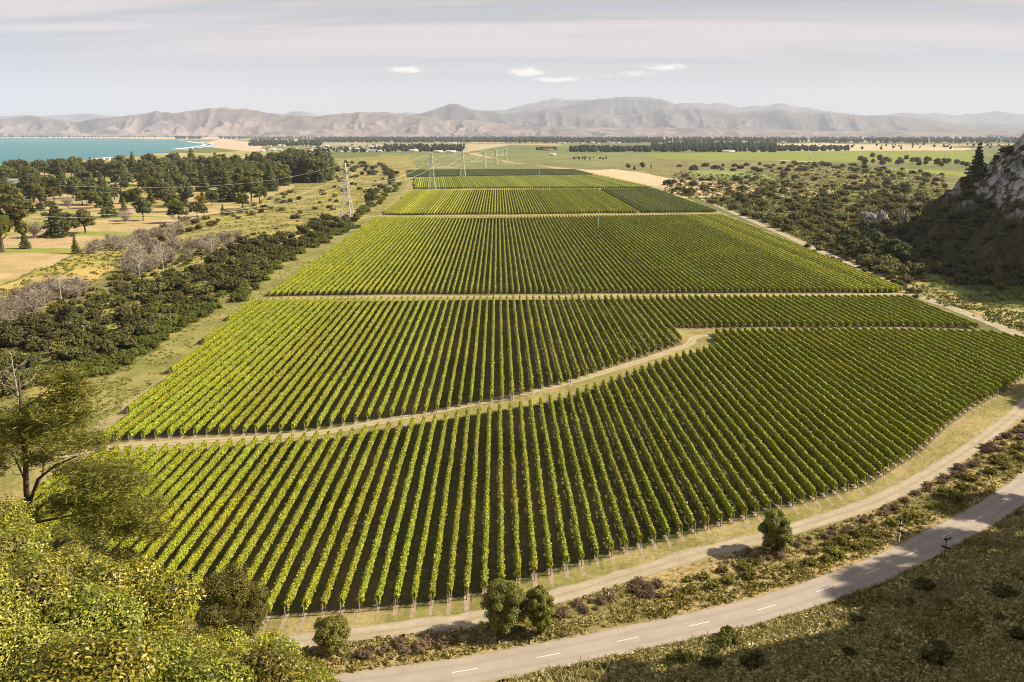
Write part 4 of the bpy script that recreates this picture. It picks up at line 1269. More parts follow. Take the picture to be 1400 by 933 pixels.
scatter_things('dead', [(165, 372), (180, 350), (240, 335), (300, 330), (330, 332), (325, 345), (270, 352), (220, 365), (190, 382)], 46, 3.0, 11, (5.5, 9.5), 'bare grey dead shrub in the pale row above the dark thicket', 'dead shrub', 'dead shrubs above the thicket')
scatter_things('dead', [(-20, 440), (0, 420), (60, 398), (110, 392), (120, 405), (60, 425), (0, 450)], 32, 3.2, 12, (4.5, 8.0), 'bare grey dead shrub at the left edge by the yellow rough', 'dead shrub', 'dead shrubs at the left edge')
scatter_things('dead', [(110, 350), (150, 330), (230, 318), (262, 300), (250, 320), (200, 335), (140, 352)], 36, 3.4, 13, (4.5, 8.0), 'bare grey brown dead shrub beside the golf course edge', 'dead shrub', 'dead shrubs by the golf course')
scatter_things('grassbush', [(-20, 470), (30, 420), (150, 400), (260, 350), (380, 300), (440, 300), (400, 330), (300, 340), (200, 400), (100, 440)], 40, 5, 14, (1.2, 2.4), 'low yellow olive bush in the rough left of the vines', 'bush', 'low bushes in the rough')

# scrubland between dry strip and rocky hill
SCR = [(955, 273), (905, 264), (925, 236), (1000, 240), (1040, 232), (1090, 222), (1180, 226), (1290, 240), (1296, 262), (1235, 318), (1210, 352), (1262, 378), (1240, 388), (1160, 356), (1060, 310)]
scatter_things('darkscrub', SCR, 130, 8.5, 21, (3.8, 8.0), 'dark rounded scrub bush in the scrubland right of the vineyard', 'bush', 'dark bushes of the right scrubland')
scatter_things('mixscrub', SCR, 240, 5.5, 22, (2.6, 6.0), 'brown green scrub bush in the scrubland right of the vineyard', 'bush', 'brown bushes of the right scrubland')
scatter_things('grassbush', SCR, 170, 6, 23, (2.2, 5.0), 'yellow olive scrub bush in the scrubland right of the vineyard', 'bush', 'olive bushes of the right scrubland')
scatter_things('cabbage', [(1010, 285), (1080, 250), (1200, 262), (1260, 285), (1200, 330), (1240, 370), (1150, 345), (1060, 305)], 42, 12, 24, (4.0, 6.5), 'spiky yellow green cabbage tree in the scrubland right of the vineyard', 'cabbage tree', 'cabbage trees')
scatter_things('macro', [(1135, 345), (1160, 318), (1225, 315), (1260, 335), (1230, 365), (1190, 360)], 16, 9, 25, (8, 12), 'dark evergreen tree in the grove at the foot of the rocky hill', 'tree', 'grove below the rocky hill')
scatter_things('macro', [(1172, 223), (1190, 217), (1260, 222), (1325, 226), (1325, 231), (1250, 229), (1180, 228)], 40, 14, 26, (11, 17), 'dark tree in the belt between the two bright green fields', 'tree', 'tree belt between green fields')
scatter_things('darkscrub', [(905, 228), (1010, 228), (1050, 222), (1170, 226), (1170, 232), (1060, 236), (960, 234)], 36, 14, 27, (5, 9), 'dark bush on the far edge of the right scrubland', 'bush', 'bushes at the scrubland far edge')
for x, y, h, k in ((859, 232, 8.5, 'macro'), (878, 232, 10, 'macro'), (867, 232, 6, 'pine'), (890, 231, 6, 'column'), (945, 236, 9, 'macro'), (988, 230, 6, 'macro'), (1236, 270, 20, 'macro'), (1283, 318, 14, 'macro')):
    w = P(x, y); H = h / ppm(y)
    place(k, w[0], w[1], 0, H, {859: 'left of the two dark trees at the end of the dry strip', 878: 'right and taller of the two dark trees at the end of the dry strip', 867: 'small ragged pine between the two trees by the dry strip',
          890: 'slim dark tree right of the dry strip trees', 945: 'dark tree clump in the far scrubland near the dry strip', 988: 'lone dark tree on the pale green field', 1236: 'large dark round tree in the scrubland before the cliff', 1283: 'dark tree at the shaded foot of the rocky hill'}[x], 'tree')
scatter_things('scrub', [(1085, 338), (1150, 362), (1200, 385), (1260, 412), (1250, 400), (1185, 362), (1120, 330)], 30, 4, 28, (1.4, 3.2), 'low brown scrub bush beside the boundary track', 'bush', 'low bushes by the boundary track')
place('scrub', *P(1208, 376), 0, 5.2, 'large rounded brown bush beside the boundary track', 'bush')

# scrub on the rocky hill
rg = np.random.default_rng(33); cnt = 0
while cnt < 260:
    Y = rg.uniform(290, 540); X = np.interp(Y, CL_Y, CL_X) + rg.uniform(-16, 95)
    z = float(cliffz(X, Y))
    pxx, pyy = proj(X, Y, z)
    if pxx > 1450: continue
    if z > 26 and rg.random() < 0.6: continue
    place('hillscrub', X, Y, max(z, 0) - .4, rg.uniform(3.0, 5.5), 'dark bush on the shaded slope of the rocky hill', 'bush', 'bushes on the rocky hill'); cnt += 1


def hit(px, py, fn, y0, y1):
    """where the sight line through a photo point meets a height field"""
    ys = np.linspace(y0, y1, 3000); u = 466.5 - py
    X = (px - 700) * ys / (FPX * CP + u * SP); Z = CAM_H + ys * (u * CP - FPX * SP) / (FPX * CP + u * SP)
    h = fn(X, ys); k = np.argmax(h >= Z)
    return (X[k], ys[k], float(h[k])) if (h >= Z).any() else (X[-1], ys[-1], float(max(h[-1], 0)))


x_, y_, z_ = hit(1334, 241, cliffz, 250, 560)
place('pine', x_, y_, z_ - .6, 19, 'tall lone conifer on the crest of the rocky hill', 'pine tree', v=0)


# rock pillars at the foot of the hill
def rock(px, py, w, h, label, seed):
    rng = np.random.default_rng(seed); mb = MB()
    m = mat_plain('grey_rock', (0.24, 0.23, 0.21), (0.11, 0.105, 0.095), 0.5, 0.95, 0.1, bump=0.8)
    for k in range(5):
        mb.blob((rng.uniform(-.5, .5) * w, rng.uniform(-.4, .4) * w, h * .2), (w * .3, w * .28, h * rng.uniform(.45, .85)), rng, m=0, nu=11, nv=10, rough=.34)
    q = P(px, py)
    tag(link('rock_outcrop', mb.mesh('rock_outcrop', [m]), None, (q[0], q[1], 0)), label, 'rock')


rock(1193, 305, 14, 9, 'grey rock outcrop among the dark grove below the hill', 1)
rock(1234, 309, 5, 10, 'narrow grey rock pillar beside the grove below the hill', 2)

# ------------------------------------------------------------------ far tree belts and low ground cover (read as masses)
def far_belt(name, spots, m, seed):
    rng = np.random.default_rng(seed); mb = MB()
    for (x, y, h) in spots:
        q = P(x, y); w_ = h * rng.uniform(.35, .6)
        tp = rng.random()
        mb.blob((q[0], q[1], h * .45), (w_ * (.6 + .5 * tp), w_ * .7, h * .55), rng, nu=6, nv=5, rough=.3, zmin=-.9)
        n = 16
        d = rng.normal(size=(n, 3)); d /= np.linalg.norm(d, axis=1)[:, None]
        mb.leaves(np.array([q[0], q[1], h * .5]) + d * np.array([w_, w_ * .8, h * .55]), d, h * .14, .8, rng)
    struct(link(name, mb.mesh(name, [m])), 'stuff')


rg = np.random.default_rng(44); belt = []
for k in range(1500): belt.append((rg.uniform(690, 1420), 189.6 + 6.2 * rg.random() ** 1.3, rg.uniform(14, 28)))
for k in range(1000): belt.append((rg.uniform(430, 900), rg.uniform(191.0, 195.2), rg.uniform(16, 28)))
for k in range(500): belt.append((rg.uniform(300, 760), rg.uniform(188.6, 190.5), rg.uniform(14, 24)))
for k in range(330): belt.append((rg.uniform(340, 440), rg.uniform(192, 200), rg.uniform(10, 20)))
for k in range(260): belt.append((rg.uniform(525, 635), rg.uniform(200, 208), rg.uniform(8, 15)))
for k in range(80): belt.append((rg.uniform(430, 530), rg.uniform(203, 209), rg.uniform(7, 12)))
for k in range(260): belt.append((780 + 110 * rg.random(), 206 + rg.uniform(-2, 2.2), rg.uniform(10, 17)))
for k in range(420): belt.append((rg.uniform(890, 1060), rg.uniform(199, 208.5), rg.uniform(12, 22)))
for k in range(240): belt.append((rg.uniform(1050, 1160), rg.uniform(203, 207), rg.uniform(9, 16)))
for k in range(70): belt.append((rg.uniform(1060, 1400), rg.uniform(198, 205), rg.uniform(6, 13)))
for k in range(60): belt.append((rg.uniform(240, 275), rg.uniform(189.2, 190.2), rg.uniform(18, 30)))
for k in range(160): belt.append((rg.uniform(-20, 330), rg.uniform(187.9, 188.3), rg.uniform(12, 26)))
for k in range(40): belt.append((rg.uniform(733, 760), rg.uniform(204.6, 205.4), rg.uniform(9, 11)))
for k in range(26): belt.append((rg.uniform(783, 830), rg.uniform(216, 218.5), rg.uniform(3, 5)))
M_FARTREE = mat_leaf('far_foliage', (0.018, 0.030, 0.014), (0.034, 0.048, 0.018), (0.062, 0.07, 0.025), 0.1, 0.8, obj_var=.0)
far_belt('distant_woodland', belt, M_FARTREE, 45)


def cover(name, poly, n, size, m, seed, hgt=.5, zf=None, test=None):
    """low plants nobody could count: leafy tufts scattered over an area"""
    rng = np.random.default_rng(seed); p = wpoly(poly)
    a = np.array(poly, float); a0, a1 = a.min(0), a.max(0)
    pts = np.array([P(x, y) for x, y in zip(rng.uniform(a0[0], a1[0], n * 2), rng.uniform(a0[1], a1[1], n * 2))])
    ok = inpoly(pts[:, 0], pts[:, 1], p)
    if test is not None: ok &= test(pts[:, 0], pts[:, 1])
    ok &= fbm(pts[:, 0] / 9, pts[:, 1] / 9, 3, seed) > 0.42
    pts = pts[ok][:n]
    mb = MB(); k = len(pts); s = size * rng.uniform(.6, 1.4, k)
    z = zf(pts[:, 0], pts[:, 1]) if zf else np.zeros(k)
    for q in range(9):
        d = rng.normal(size=(k, 3)); d[:, 2] = np.abs(d[:, 2]); d /= np.linalg.norm(d, axis=1)[:, None]
        mb.leaves(np.c_[pts, z] + d * s[:, None] * np.array([.8, .8, hgt]), d + rng.normal(0, .4, (k, 3)), s * .42, .6, rng)
    struct(link(name, mb.mesh(name, [m])), 'stuff')


cover('scrubland_undergrowth', SCR, 10000, 1.7, M_SCRUB, 51, .6)
cover('pale_scrubland_undergrowth', SCR, 8000, 1.5, M_OLIVE, 53, .6)
cover('rough_undergrowth', [(-30, 540), (-30, 420), (0, 395), (100, 350), (260, 305), (400, 262), (460, 220), (556, 220), (552, 246), (505, 292), (420, 338), (345, 388), (230, 450), (110, 505)], 8000, 1.0, M_OLIVE, 52)


# ------------------------------------------------------------------ grass along the road and track
def grass(name, pts, hgt, m, seed, zf=None, blades=6):
    rng = np.random.default_rng(seed); k = len(pts); mb = MB()
    z = zf(pts[:, 0], pts[:, 1]) if zf else np.zeros(k)
    h = hgt * rng.uniform(.5, 1.4, k)
    for q in range(blades):
        A = np.c_[pts + rng.normal(0, .09, (k, 2)), z - .02]
        D = np.c_[rng.normal(0, .45, (k, 2)), rng.uniform(.6, 1.0, k)] * h[:, None]
        mb.strands(A, A + D, h * .075, rng)
    struct(link(name, mb.mesh(name, [m])), 'stuff')


def fill(poly, n, seed, thr=None, sc=3.0):
    rng = np.random.default_rng(seed); p = wpoly(poly); lo, hi = p.min(0), p.max(0)
    q = rng.uniform(lo, hi, (n, 2)); ok = inpoly(q[:, 0], q[:, 1], p)
    d, _ = dist_line(q[:, 0], q[:, 1], ROAD_W); ok &= d > 2.6
    if thr: ok &= fbm(q[:, 0] / sc, q[:, 1] / sc, 3, seed) > thr
    return q[ok]


VERGE = [(360, 892), (480, 877), (560, 868), (650, 855), (750, 830), (850, 800), (950, 770), (1040, 748), (1130, 722), (1200, 697), (1260, 668), (1320, 632), (1370, 595), (1440, 545), (1440, 620), (1380, 672), (1320, 707), (1230, 752), (1100, 808), (1000, 836), (850, 868), (700, 898), (560, 920), (480, 932)]
grass('verge_grass', fill(VERGE, 60000, 61), .30, M_GRASS, 61)
grass('dry_verge_grass', fill(VERGE, 42000, 62, .5), .42, M_GRASS_DRY, 62)
SLOPE = [(640, 950), (760, 912), (900, 884), (1000, 862), (1100, 836), (1180, 806), (1260, 768), (1340, 726), (1420, 672), (1560, 640), (1560, 980), (600, 980)]
sg = fill(SLOPE, 90000, 63)
grass('slope_grass', sg, .38, M_GRASS, 63, hillz)
grass('dry_slope_grass', fill(SLOPE, 80000, 64, .45), .6, M_GRASS_PALE, 64, hillz)
HEAD = [(380, 852), (508, 842), (652, 825), (743, 797), (846, 765), (940, 738), (1041, 711), (1118, 690), (1189, 669), (1261, 623), (1328, 566), (1405, 518), (1440, 510), (1405, 545), (1320, 610), (1260, 646), (1130, 700), (1040, 728), (850, 780), (750, 810), (650, 836), (480, 860), (380, 872)]
grass('headland_grass', fill(HEAD, 60000, 65, .40), .17, M_GRASS, 65, None, 4)
grass('dry_headland_grass', fill(HEAD, 40000, 73, .5), .18, M_GRASS_DRY, 73, None, 4)
cover('left_verge_grass', [(130, 584), (366, 407), (520, 296), (505, 296), (420, 340), (345, 393), (270, 430), (235, 468), (160, 505), (110, 530), (100, 560)], 6000, .45, M_GRASS, 74, .35)

SLT = [(x, min(y, 985)) for x, y in SLOPE]
offroad = lambda X, Y: dist_line(X, Y, ROAD_W)[0] > 3.1
cover('slope_tussocks', SLT, 9000, .55, M_GRASS, 66, .55, hillz, offroad)
cover('dry_slope_tussocks', SLT, 14000, .55, M_GRASS_PALE, 67, .6, hillz, offroad)
cover('meadow_grass', [(1215, 392), (1400, 456), (1480, 500), (1480, 385), (1400, 378), (1270, 366)], 2600, .8, M_BROOM, 70, .6)
cover('verge_tussocks', VERGE, 3000, .5, M_GRASS, 68, .5, None, offroad)
cover('dry_verge_tussocks', VERGE, 5200, .42, M_GRASS_DRY, 69, .6, None, offroad)
cover('bracken_cover', [(1075, 778), (1150, 738), (1240, 702), (1320, 657), (1420, 592), (1420, 630), (1330, 690), (1240, 728), (1180, 760), (1090, 805), (950, 845), (880, 850), (900, 815), (960, 790)], 1500, .6, M_BRACKEN, 72, .6, None, offroad)
# bushes of the verge
VB = [('heath', [(475, 893), (560, 880), (640, 868), (650, 876), (580, 893), (490, 905)], 15, 1.5, (.6, 1.5), 'purple brown dry heath bush on the verge left of the twin trees', 'dry heath left of the twin trees'),
      ('heath', [(760, 850), (765, 832), (800, 822), (835, 815), (840, 822), (800, 842)], 8, 1.3, (.5, 1.2), 'purple brown dry heath bush on the verge right of the twin trees', 'dry heath right of the twin trees'),
      ('heath', [(860, 800), (920, 790), (935, 806), (900, 822), (870, 815)], 7, 1.4, (.7, 1.6), 'dark brown heath bush on the verge midway along the road', 'dry heath midway along the road'),
      ('bracken', [(890, 815), (950, 790), (1040, 765), (1060, 772), (1000, 805), (930, 835)], 13, 1.7, (.6, 1.5), 'green bracken clump on the verge left of the lone round tree', 'bracken left of the lone tree'),
      ('heath', [(975, 775), (1030, 750), (1100, 738), (1170, 712), (1240, 685), (1245, 694), (1150, 732), (1060, 765)], 26, 1.4, (.5, 1.4), 'purple brown heath bush beside the gravel track past the lone tree', 'dry heath past the lone tree'),
      ('heath', [(1240, 680), (1300, 645), (1350, 610), (1420, 565), (1420, 585), (1350, 630), (1290, 668)], 28, 1.5, (.6, 1.7), 'purple brown heath bush at the right end of the gravel track', 'dry heath at the right end'),
      ('bracken', [(1075, 775), (1150, 735), (1240, 700), (1320, 655), (1420, 590), (1420, 622), (1330, 680), (1260, 708), (1180, 755), (1100, 795)], 50, 1.5, (.6, 1.7), 'yellow green bracken clump on the verge near the white signpost', 'bracken near the white signpost')]
for i, (kd, poly, n, md, sz, lab, grp) in enumerate(VB):
    scatter_things(kd, poly, n, md, 200 + i, sz, lab, 'bush' if kd == 'heath' else 'bracken', grp)
scatter_things('grassbush', [(900, 905), (980, 868), (1010, 872), (990, 910), (940, 925)], 8, 1.8, 220, (1.2, 2.2), 'olive bush on the near roadside slope', 'bush', 'bushes on the near slope', hillz)
scatter_things('kanuka', [(1000, 925), (1060, 870), (1150, 850), (1250, 800), (1330, 745), (1420, 700), (1500, 760), (1420, 925), (1200, 945)], 15, 3.0, 221, (.7, 2.1), 'low dark bush on the shaded slope below the road', 'bush', 'bushes on the shaded slope', hillz)


# ------------------------------------------------------------------ roadside trees
def near_tree(name, px, py, hpx, wpx, m, seed, label, parts=64, per=460, core=True, leaf=0.12):
    q = P(px, py); s = ppm(py); H = hpx / s / 0.86; Wd = wpx / s
    rng = np.random.default_rng(seed)
    root = thing(name, label, 'tree', (q[0], q[1], 0), rng.uniform(0, 6))
    mb = MB(); rad = Wd / 2
    hc = H * .49; hh = H * .49
    mb.blob((0, 0, hc), (rad * .55, rad * .55, hh * .72), rng, nu=9, nv=7, rough=.25)
    for k in range(parts):
        d = rng.normal(size=3); d /= np.linalg.norm(d)
        if d[2] < -.85: d[2] *= -1
        rr = rng.uniform(.5, .86)
        c = (d[0] * rad * rr, d[1] * rad * rr, hc + d[2] * hh * rr); cr = rng.uniform(.18, .36) * rad
        mb.blob(c, (cr * .5, cr * .5, cr * .4), rng, nu=6, nv=4, rough=.35)
        clump_leaves(mb, c, cr, per, leaf, rng, .8, aspect=.5)
    tb = MB()
    for k in range(3):
        a = rng.uniform(0, 6.28)
        tb.tube([(0.1 * math.cos(a), 0.1 * math.sin(a), -.1), (.25 * rad * math.cos(a), .25 * rad * math.sin(a), H * .25), (.5 * rad * math.cos(a), .5 * rad * math.sin(a), H * .55)], [.16, .11, .06], 7)
    link('trunk', tb.mesh('trunk', [M_BARK]), root); link('crown', mb.mesh('crown', [m]), root)
    return root


M_RT1 = mat_leaf('round_tree_leaf', (0.085, 0.095, 0.018), (0.185, 0.195, 0.034), (0.34, 0.32, 0.08), 0.25, 0.55, obj_var=.1)
M_RT2 = mat_leaf('dark_olive_leaf', (0.055, 0.055, 0.012), (0.12, 0.112, 0.02), (0.22, 0.19, 0.036), 0.2, 0.6, obj_var=.1)
M_RT3 = mat_leaf('fresh_green_leaf', (0.085, 0.10, 0.013), (0.175, 0.195, 0.024), (0.33, 0.32, 0.055), 0.25, 0.55, obj_var=.1)
near_tree('round_tree', 691, 866, 72, 62, M_RT1, 301, 'grey green round tree, left of the twin pair on the verge')
near_tree('round_tree', 737, 866, 66, 42, M_RT3, 302, 'brighter compact green tree, right of the twin pair on the verge')
near_tree('round_tree', 1058, 755, 56, 46, M_RT1, 303, 'lone round green tree beside the gravel track')
near_tree('round_tree', 454, 897, 54, 56, M_RT1, 304, 'small round green tree in front of the gravel track at left')
near_tree('olive_tree', 322, 884, 104, 98, M_RT2, 305, 'dark olive brown spreading tree at the vineyard corner', 60, 520)


# ------------------------------------------------------------------ foreground spur: coastal bushes, kanuka tree, dead shrubs
def big_bush(seed, m, lobes=14, per=1700, leaf=.058, name='coastal_bush'):
    rng = np.random.default_rng(seed); mb = MB()
    for k in range(lobes):
        a = rng.uniform(0, 6.28); d = rng.uniform(.35, .95) if k else 0
        r = rng.uniform(.24, .44)
        c = (math.cos(a) * d, math.sin(a) * d, rng.uniform(.30, .62) if k else .62)
        mb.blob(c, (r * .5, r * .5, r * .45), rng, nu=9, nv=6, rough=.35, zmin=-.95)
        clump_leaves(mb, c, r, per, leaf / 2.2, rng, .95, aspect=.45, up=.35)
    return mb.mesh(name, [m, M_BARK])         # twiggy wood cores, their dark colour standing in for shade within


protos('bush', [link('coastal_bush', big_bush(400 + i, M_BUSH if i < 3 else M_BUSH_OLIVE)) for i in range(5)] + [link('coastal_bush', big_bush(410, M_BUSH_GREEN))])
rg = np.random.default_rng(71)
spots = []
tries = 0
while len(spots) < 92 and tries < 9000:
    tries += 1
    a = rg.uniform(-.82, -.10); Y = rg.uniform(13.5, 47); X = a * Y
    if any((X - o[0]) ** 2 + (Y - o[1]) ** 2 < (2.0 + Y * .03) ** 2 for o in spots): continue
    spots.append((X, Y))
spots.sort(key=lambda o: proj(o[0], o[1], float(hillz(*o)))[0])
bl = []
for i, (X, Y) in enumerate(spots):
    z = float(hillz(X, Y))
    s = rg.uniform(1.5, 3.0) * min(1.0, .75 + Y / 120)
    pxx, pyy = proj(X, Y, z)
    place('bush', X, Y, z - .35, s, '', 'bush', 'yellow green bushes on the near hillside')
    bl.append((bpy.context.scene.collection.objects[-1], pxx, pyy))
bl2 = [o for o in C.objects if o.name.startswith('coastal_bush')]
rowsb = {'crest': [], 'middle': [], 'nearest': []}
for o in bl2:
    Yy = o.location.y
    rowsb['crest' if Yy > 36 else ('middle' if Yy > 25 else 'nearest')].append(o)
for band, lst in rowsb.items():
    lst.sort(key=lambda o: proj(o.location.x, o.location.y, o.location.z)[0])
    for i, o in enumerate(lst):
        green = o.data.materials[0].name == 'green_leaf'
        o['label'] = f'{"greener" if green else "yellow green"} leafy bush on the near hillside, {ordn(i + 1)} from left in the {band} row'


def kanuka_tree():
    base = np.array([-27.0, 41.5, 0]); base[2] = float(hillz(base[0], base[1])) - .3
    root = thing('kanuka_tree', 'tall feathery kanuka tree with layered branches at the left edge', 'tree', tuple(base))
    D = 41.5
    rng = np.random.default_rng(88)
    def at(px, py, dy=0.0):
        u = 466.5 - py; Y = D + dy; f = Y / (FPX * CP + u * SP)
        return np.array([(px - 700) * f, Y, CAM_H + f * (u * CP - FPX * SP)]) - base
    tb = MB()
    def limb(p, r0, r1, dy=0.0):
        q = [at(x, y, dy * k / max(len(p) - 1, 1)) for k, (x, y) in enumerate(p)]
        tb.tube(q, np.linspace(r0, r1, len(q)), 7)
    tb.tube([(0, 0, 0), at(40, 715), at(36, 670), at(35, 630), at(31, 590), at(28, 550), at(26, 515)], [.22, .17, .15, .14, .11, .08, .04], 8)
    for p, r0, r1, dy in (([(40, 690), (52, 655), (75, 637), (105, 624)], .10, .04, -1.2), ([(42, 680), (58, 650), (62, 620), (72, 590)], .08, .03, 1.5), ([(36, 660), (20, 625), (2, 610)], .07, .03, 1),
                          ([(33, 610), (12, 590), (-12, 575)], .06, .02, -1.5), ([(31, 590), (60, 585), (95, 600), (130, 600)], .06, .02, 1.5), ([(29, 560), (52, 545), (75, 525)], .05, .02, -1),
                          ([(42, 705), (70, 680), (95, 672), (130, 660), (165, 655)], .09, .03, -2), ([(95, 672), (70, 702)], .05, .03, -1.5), ([(45, 715), (100, 705), (150, 690), (190, 695)], .08, .03, 2), ([(110, 705), (160, 722), (205, 728)], .05, .02, 1.5), ([(28, 545), (5, 530), (-20, 540)], .04, .02, 1)):
        limb(p, r0, r1, dy)
    link('trunk', tb.mesh('trunk', [M_BARK]), root)
    cb = MB()
    pads = [(92, 518, 32, 12), (100, 538, 30, 12), (18, 578, 36, 12), (60, 560, 40, 13), (100, 565, 34, 13), (30, 590, 46, 15), (85, 600, 44, 12), (120, 605, 34, 10), (0, 605, 30, 14), (55, 625, 30, 9), (105, 640, 36, 9),
            (150, 645, 44, 12), (125, 665, 46, 11), (175, 660, 36, 11), (90, 690, 40, 10), (150, 695, 48, 12), (195, 695, 38, 12), (175, 722, 44, 11), (215, 725, 26, 9), (125, 715, 40, 10), (-15, 640, 30, 12)]
    sc = D / (FPX * CP)
    for (x, y, w, h) in pads:
        dy = rng.uniform(-2.6, 2.6)
        c = at(x, y, dy); h = h * 1.1; n = int(w * h * 4.2)
        o = rng.normal(size=(n, 3)) * np.array([w * sc * .48, w * sc * .42, h * sc * .50])
        keep = fbm(o[:, 0] * 2.2 + x, o[:, 1] * 2.2 + y, 3, 9) > .36
        o = o[keep]; n = len(o)
        dirv = np.c_[rng.normal(0, 1, (n, 2)), rng.normal(.25, .3, n)]
        dirv /= np.linalg.norm(dirv, axis=1)[:, None]
        cb.strands(c + o, c + o + dirv * rng.uniform(.16, .34, (n, 1)), .024, rng)
    link('crown', cb.mesh('crown', [mat_leaf('feathery_leaf', (0.10, 0.108, 0.016), (0.185, 0.188, 0.03), (0.29, 0.265, 0.058), .3, .6, obj_var=0)]), root)


kanuka_tree()
for (px, py, Yd, s, lab) in ((180, 705, 47, 2.6, 'bare mauve dead shrub beside the kanuka tree'), (190, 800, 40, 2.2, 'bare mauve dead shrub above the crest of yellow bushes'), (345, 893, 46, 1.2, 'small grey dead shrub below the dark olive tree')):
    u = 466.5 - py; f = Yd / (FPX * CP + u * SP); X = (px - 700) * f; z = float(hillz(X, Yd))
    o = tag(link('dead_shrub', twig_mesh(int(px), M_TWIG, 700, .008, 1.0, .9, 10), None, (X, Yd, max(z, 0) - .1), 0, s), lab, 'dead shrub')


# white skeleton of a dead tree on the left
def dead_tree(px, py, hpx, label, seed):
    rng = np.random.default_rng(seed); q = P(px, py); H = hpx / ppm(py)
    root = thing('dead_tree', label, 'dead tree', (q[0], q[1], 0))
    tb = MB(); bb = MB()
    tb.tube([(0, 0, -.2), (.1, 0, H * .35), (-.1, .1, H * .7), (0, 0, H)], [.22, .17, .11, .04], 7)
    for k in range(15):
        a = rng.uniform(0, 6.28); z = H * rng.uniform(.35, .9); l = H * rng.uniform(.2, .42) * (1.1 - z / H * .5)
        d = np.array([math.cos(a), math.sin(a), 0])
        p1 = np.array([0, 0, z]) + d * l * .45 + np.array([0, 0, l * .3]); p2 = np.array([0, 0, z]) + d * l + np.array([0, 0, l * .55])
        bb.tube([(0, 0, z), p1, p2], [.085, .06, .025], 5)
        for j in range(5):
            t = rng.uniform(.4, 1); p = p1 + (p2 - p1) * t if t > .5 else p1
            e = p + rng.normal(size=3) * l * .2 + np.array([0, 0, l * .15])
            bb.tube([p, (p + e) / 2 + rng.normal(size=3) * .05, e], [.035, .028, .012], 4)
    link('trunk', tb.mesh('trunk', [M_BARK_PALE]), root); link('branches', bb.mesh('branches', [M_BARK_PALE]), root)


dead_tree(27, 560, 75, 'white skeleton of a dead tree at the left edge above the kanuka', 5)
dead_tree(84, 412, 38, 'pale dead tree with two bare trunks at the yellow rough', 6)
dead_tree(192, 388, 40, 'pale dead tree in the grey thicket, left of the broom', 7)
dead_tree(224, 378, 44, 'pale dead tree in the middle of the grey thicket', 8)
dead_tree(290, 352, 32, 'pale dead tree at the right end of the grey thicket', 9)

# trees on the bluff right of the frame that throw the shadow bars on verge and track
for i, (x, y, s) in enumerate(((152, 186, 17), (150, 181, 14), (158, 192, 19))):
    place('macro', x, y, float(hillz(x, y)) - .4, s, f'dark tree beside the track beyond the right edge, {ordn(i + 1)} of three', 'tree', 'trees right of the track')
for i, (y, s) in enumerate(((104, 12), (109, 15), (118, 15), (131, 15))):
    x = np.interp(y, RG_Y, RG_X) + 1
    place('macro', x, y, float(hillz(x, y)) - .5, s, f'dark round-headed tree on the bluff crest beyond the right edge, {ordn(i + 1)} of four', 'tree', 'trees on the bluff crest')
rg = np.random.default_rng(91)
for k in range(34):
    y = rg.uniform(70, 168); x = np.interp(y, RG_Y, RG_X) + rg.uniform(-3, 8)
    place(('macro', 'kanuka')[k % 2], x, y, float(hillz(x, y)) - .5, rg.uniform(3, 6.5), 'dark bush on the crest of the shaded bluff beyond the right edge', 'bush', 'bushes on the bluff crest')


# ------------------------------------------------------------------ power line
PYL = [(112, 475, 300), (475, 301, 76), (591, 262, 52), (633, 243, 36), (662, 231.5, 26), (678, 224.5, 20), (692, 219.5, 16)]


def pylon(px, py, hpx, label, rz):
    q = P(px, py); H = hpx / ppm(py) if py < 400 else 46
    root = thing('pylon', label, 'pylon', (q[0], q[1], 0), rz)
    t = .165 if py > 290 else max(.12, .00013 * q[1])                 # member half-width
    b = H * .105; wst = H * .045; top = H * .012
    hw = H * .52; ha = H * .80
    def half(z): return np.interp(z, [0, hw, H], [b, wst, top])
    for sx, sy in ((-1, -1), (1, -1), (1, 1), (-1, 1)):
        l = MB(); l.tube([(sx * half(z), sy * half(z), z) for z in (0, hw, H)], t * 1.25, 4)
        link('leg', l.mesh('leg', [M_STEEL]), root)
    br = MB()
    zs = [0, H * .14, H * .33, hw, H * .66, ha, H * .90, H]
    for z0, z1 in zip(zs[:-1], zs[1:]):
        h0, h1 = half(z0), half(z1)
        for a_, b_ in (((-1, -1), (1, -1)), ((1, -1), (1, 1)), ((1, 1), (-1, 1)), ((-1, 1), (-1, -1))):
            br.tube([(a_[0] * h0, a_[1] * h0, z0), (b_[0] * h1, b_[1] * h1, z1)], t * .7, 4, cap=False)
            br.tube([(b_[0] * h0, b_[1] * h0, z0), (a_[0] * h1, a_[1] * h1, z1)], t * .7, 4, cap=False)
            if z0 > 0: br.tube([(a_[0] * h0, a_[1] * h0, z0), (b_[0] * h0, b_[1] * h0, z0)], t * .8, 4, cap=False)
    link('lattice', br.mesh('lattice', [M_STEEL]), root)
    L = H * .16
    for s in (-1, 1):
        am = MB(); hh = half(ha)
        for sy in (-1, 1):
            am.tube([(s * hh, sy * hh, ha), (s * L, 0, ha + H * .01)], t * .8, 4); am.tube([(s * hh, sy * hh, ha + H * .06), (s * L, 0, ha + H * .01)], t * .7, 4)
        a_ = link('arm', am.mesh('arm', [M_STEEL]), root)
        ins = MB(); ins.tube([(s * L, 0, ha), (s * L, 0, ha - H * .085)], [t * .8, t * .8], 6)
        link('insulator', ins.mesh('insulator', [M_GREENPAINT]), a_)
    ca, sa = math.cos(rz), math.sin(rz)
    f = lambda x, z: np.array([q[0] + ca * x, q[1] + sa * x, z])
    return f(-L, ha - H * .085), f(L, ha - H * .085), f(0, H)


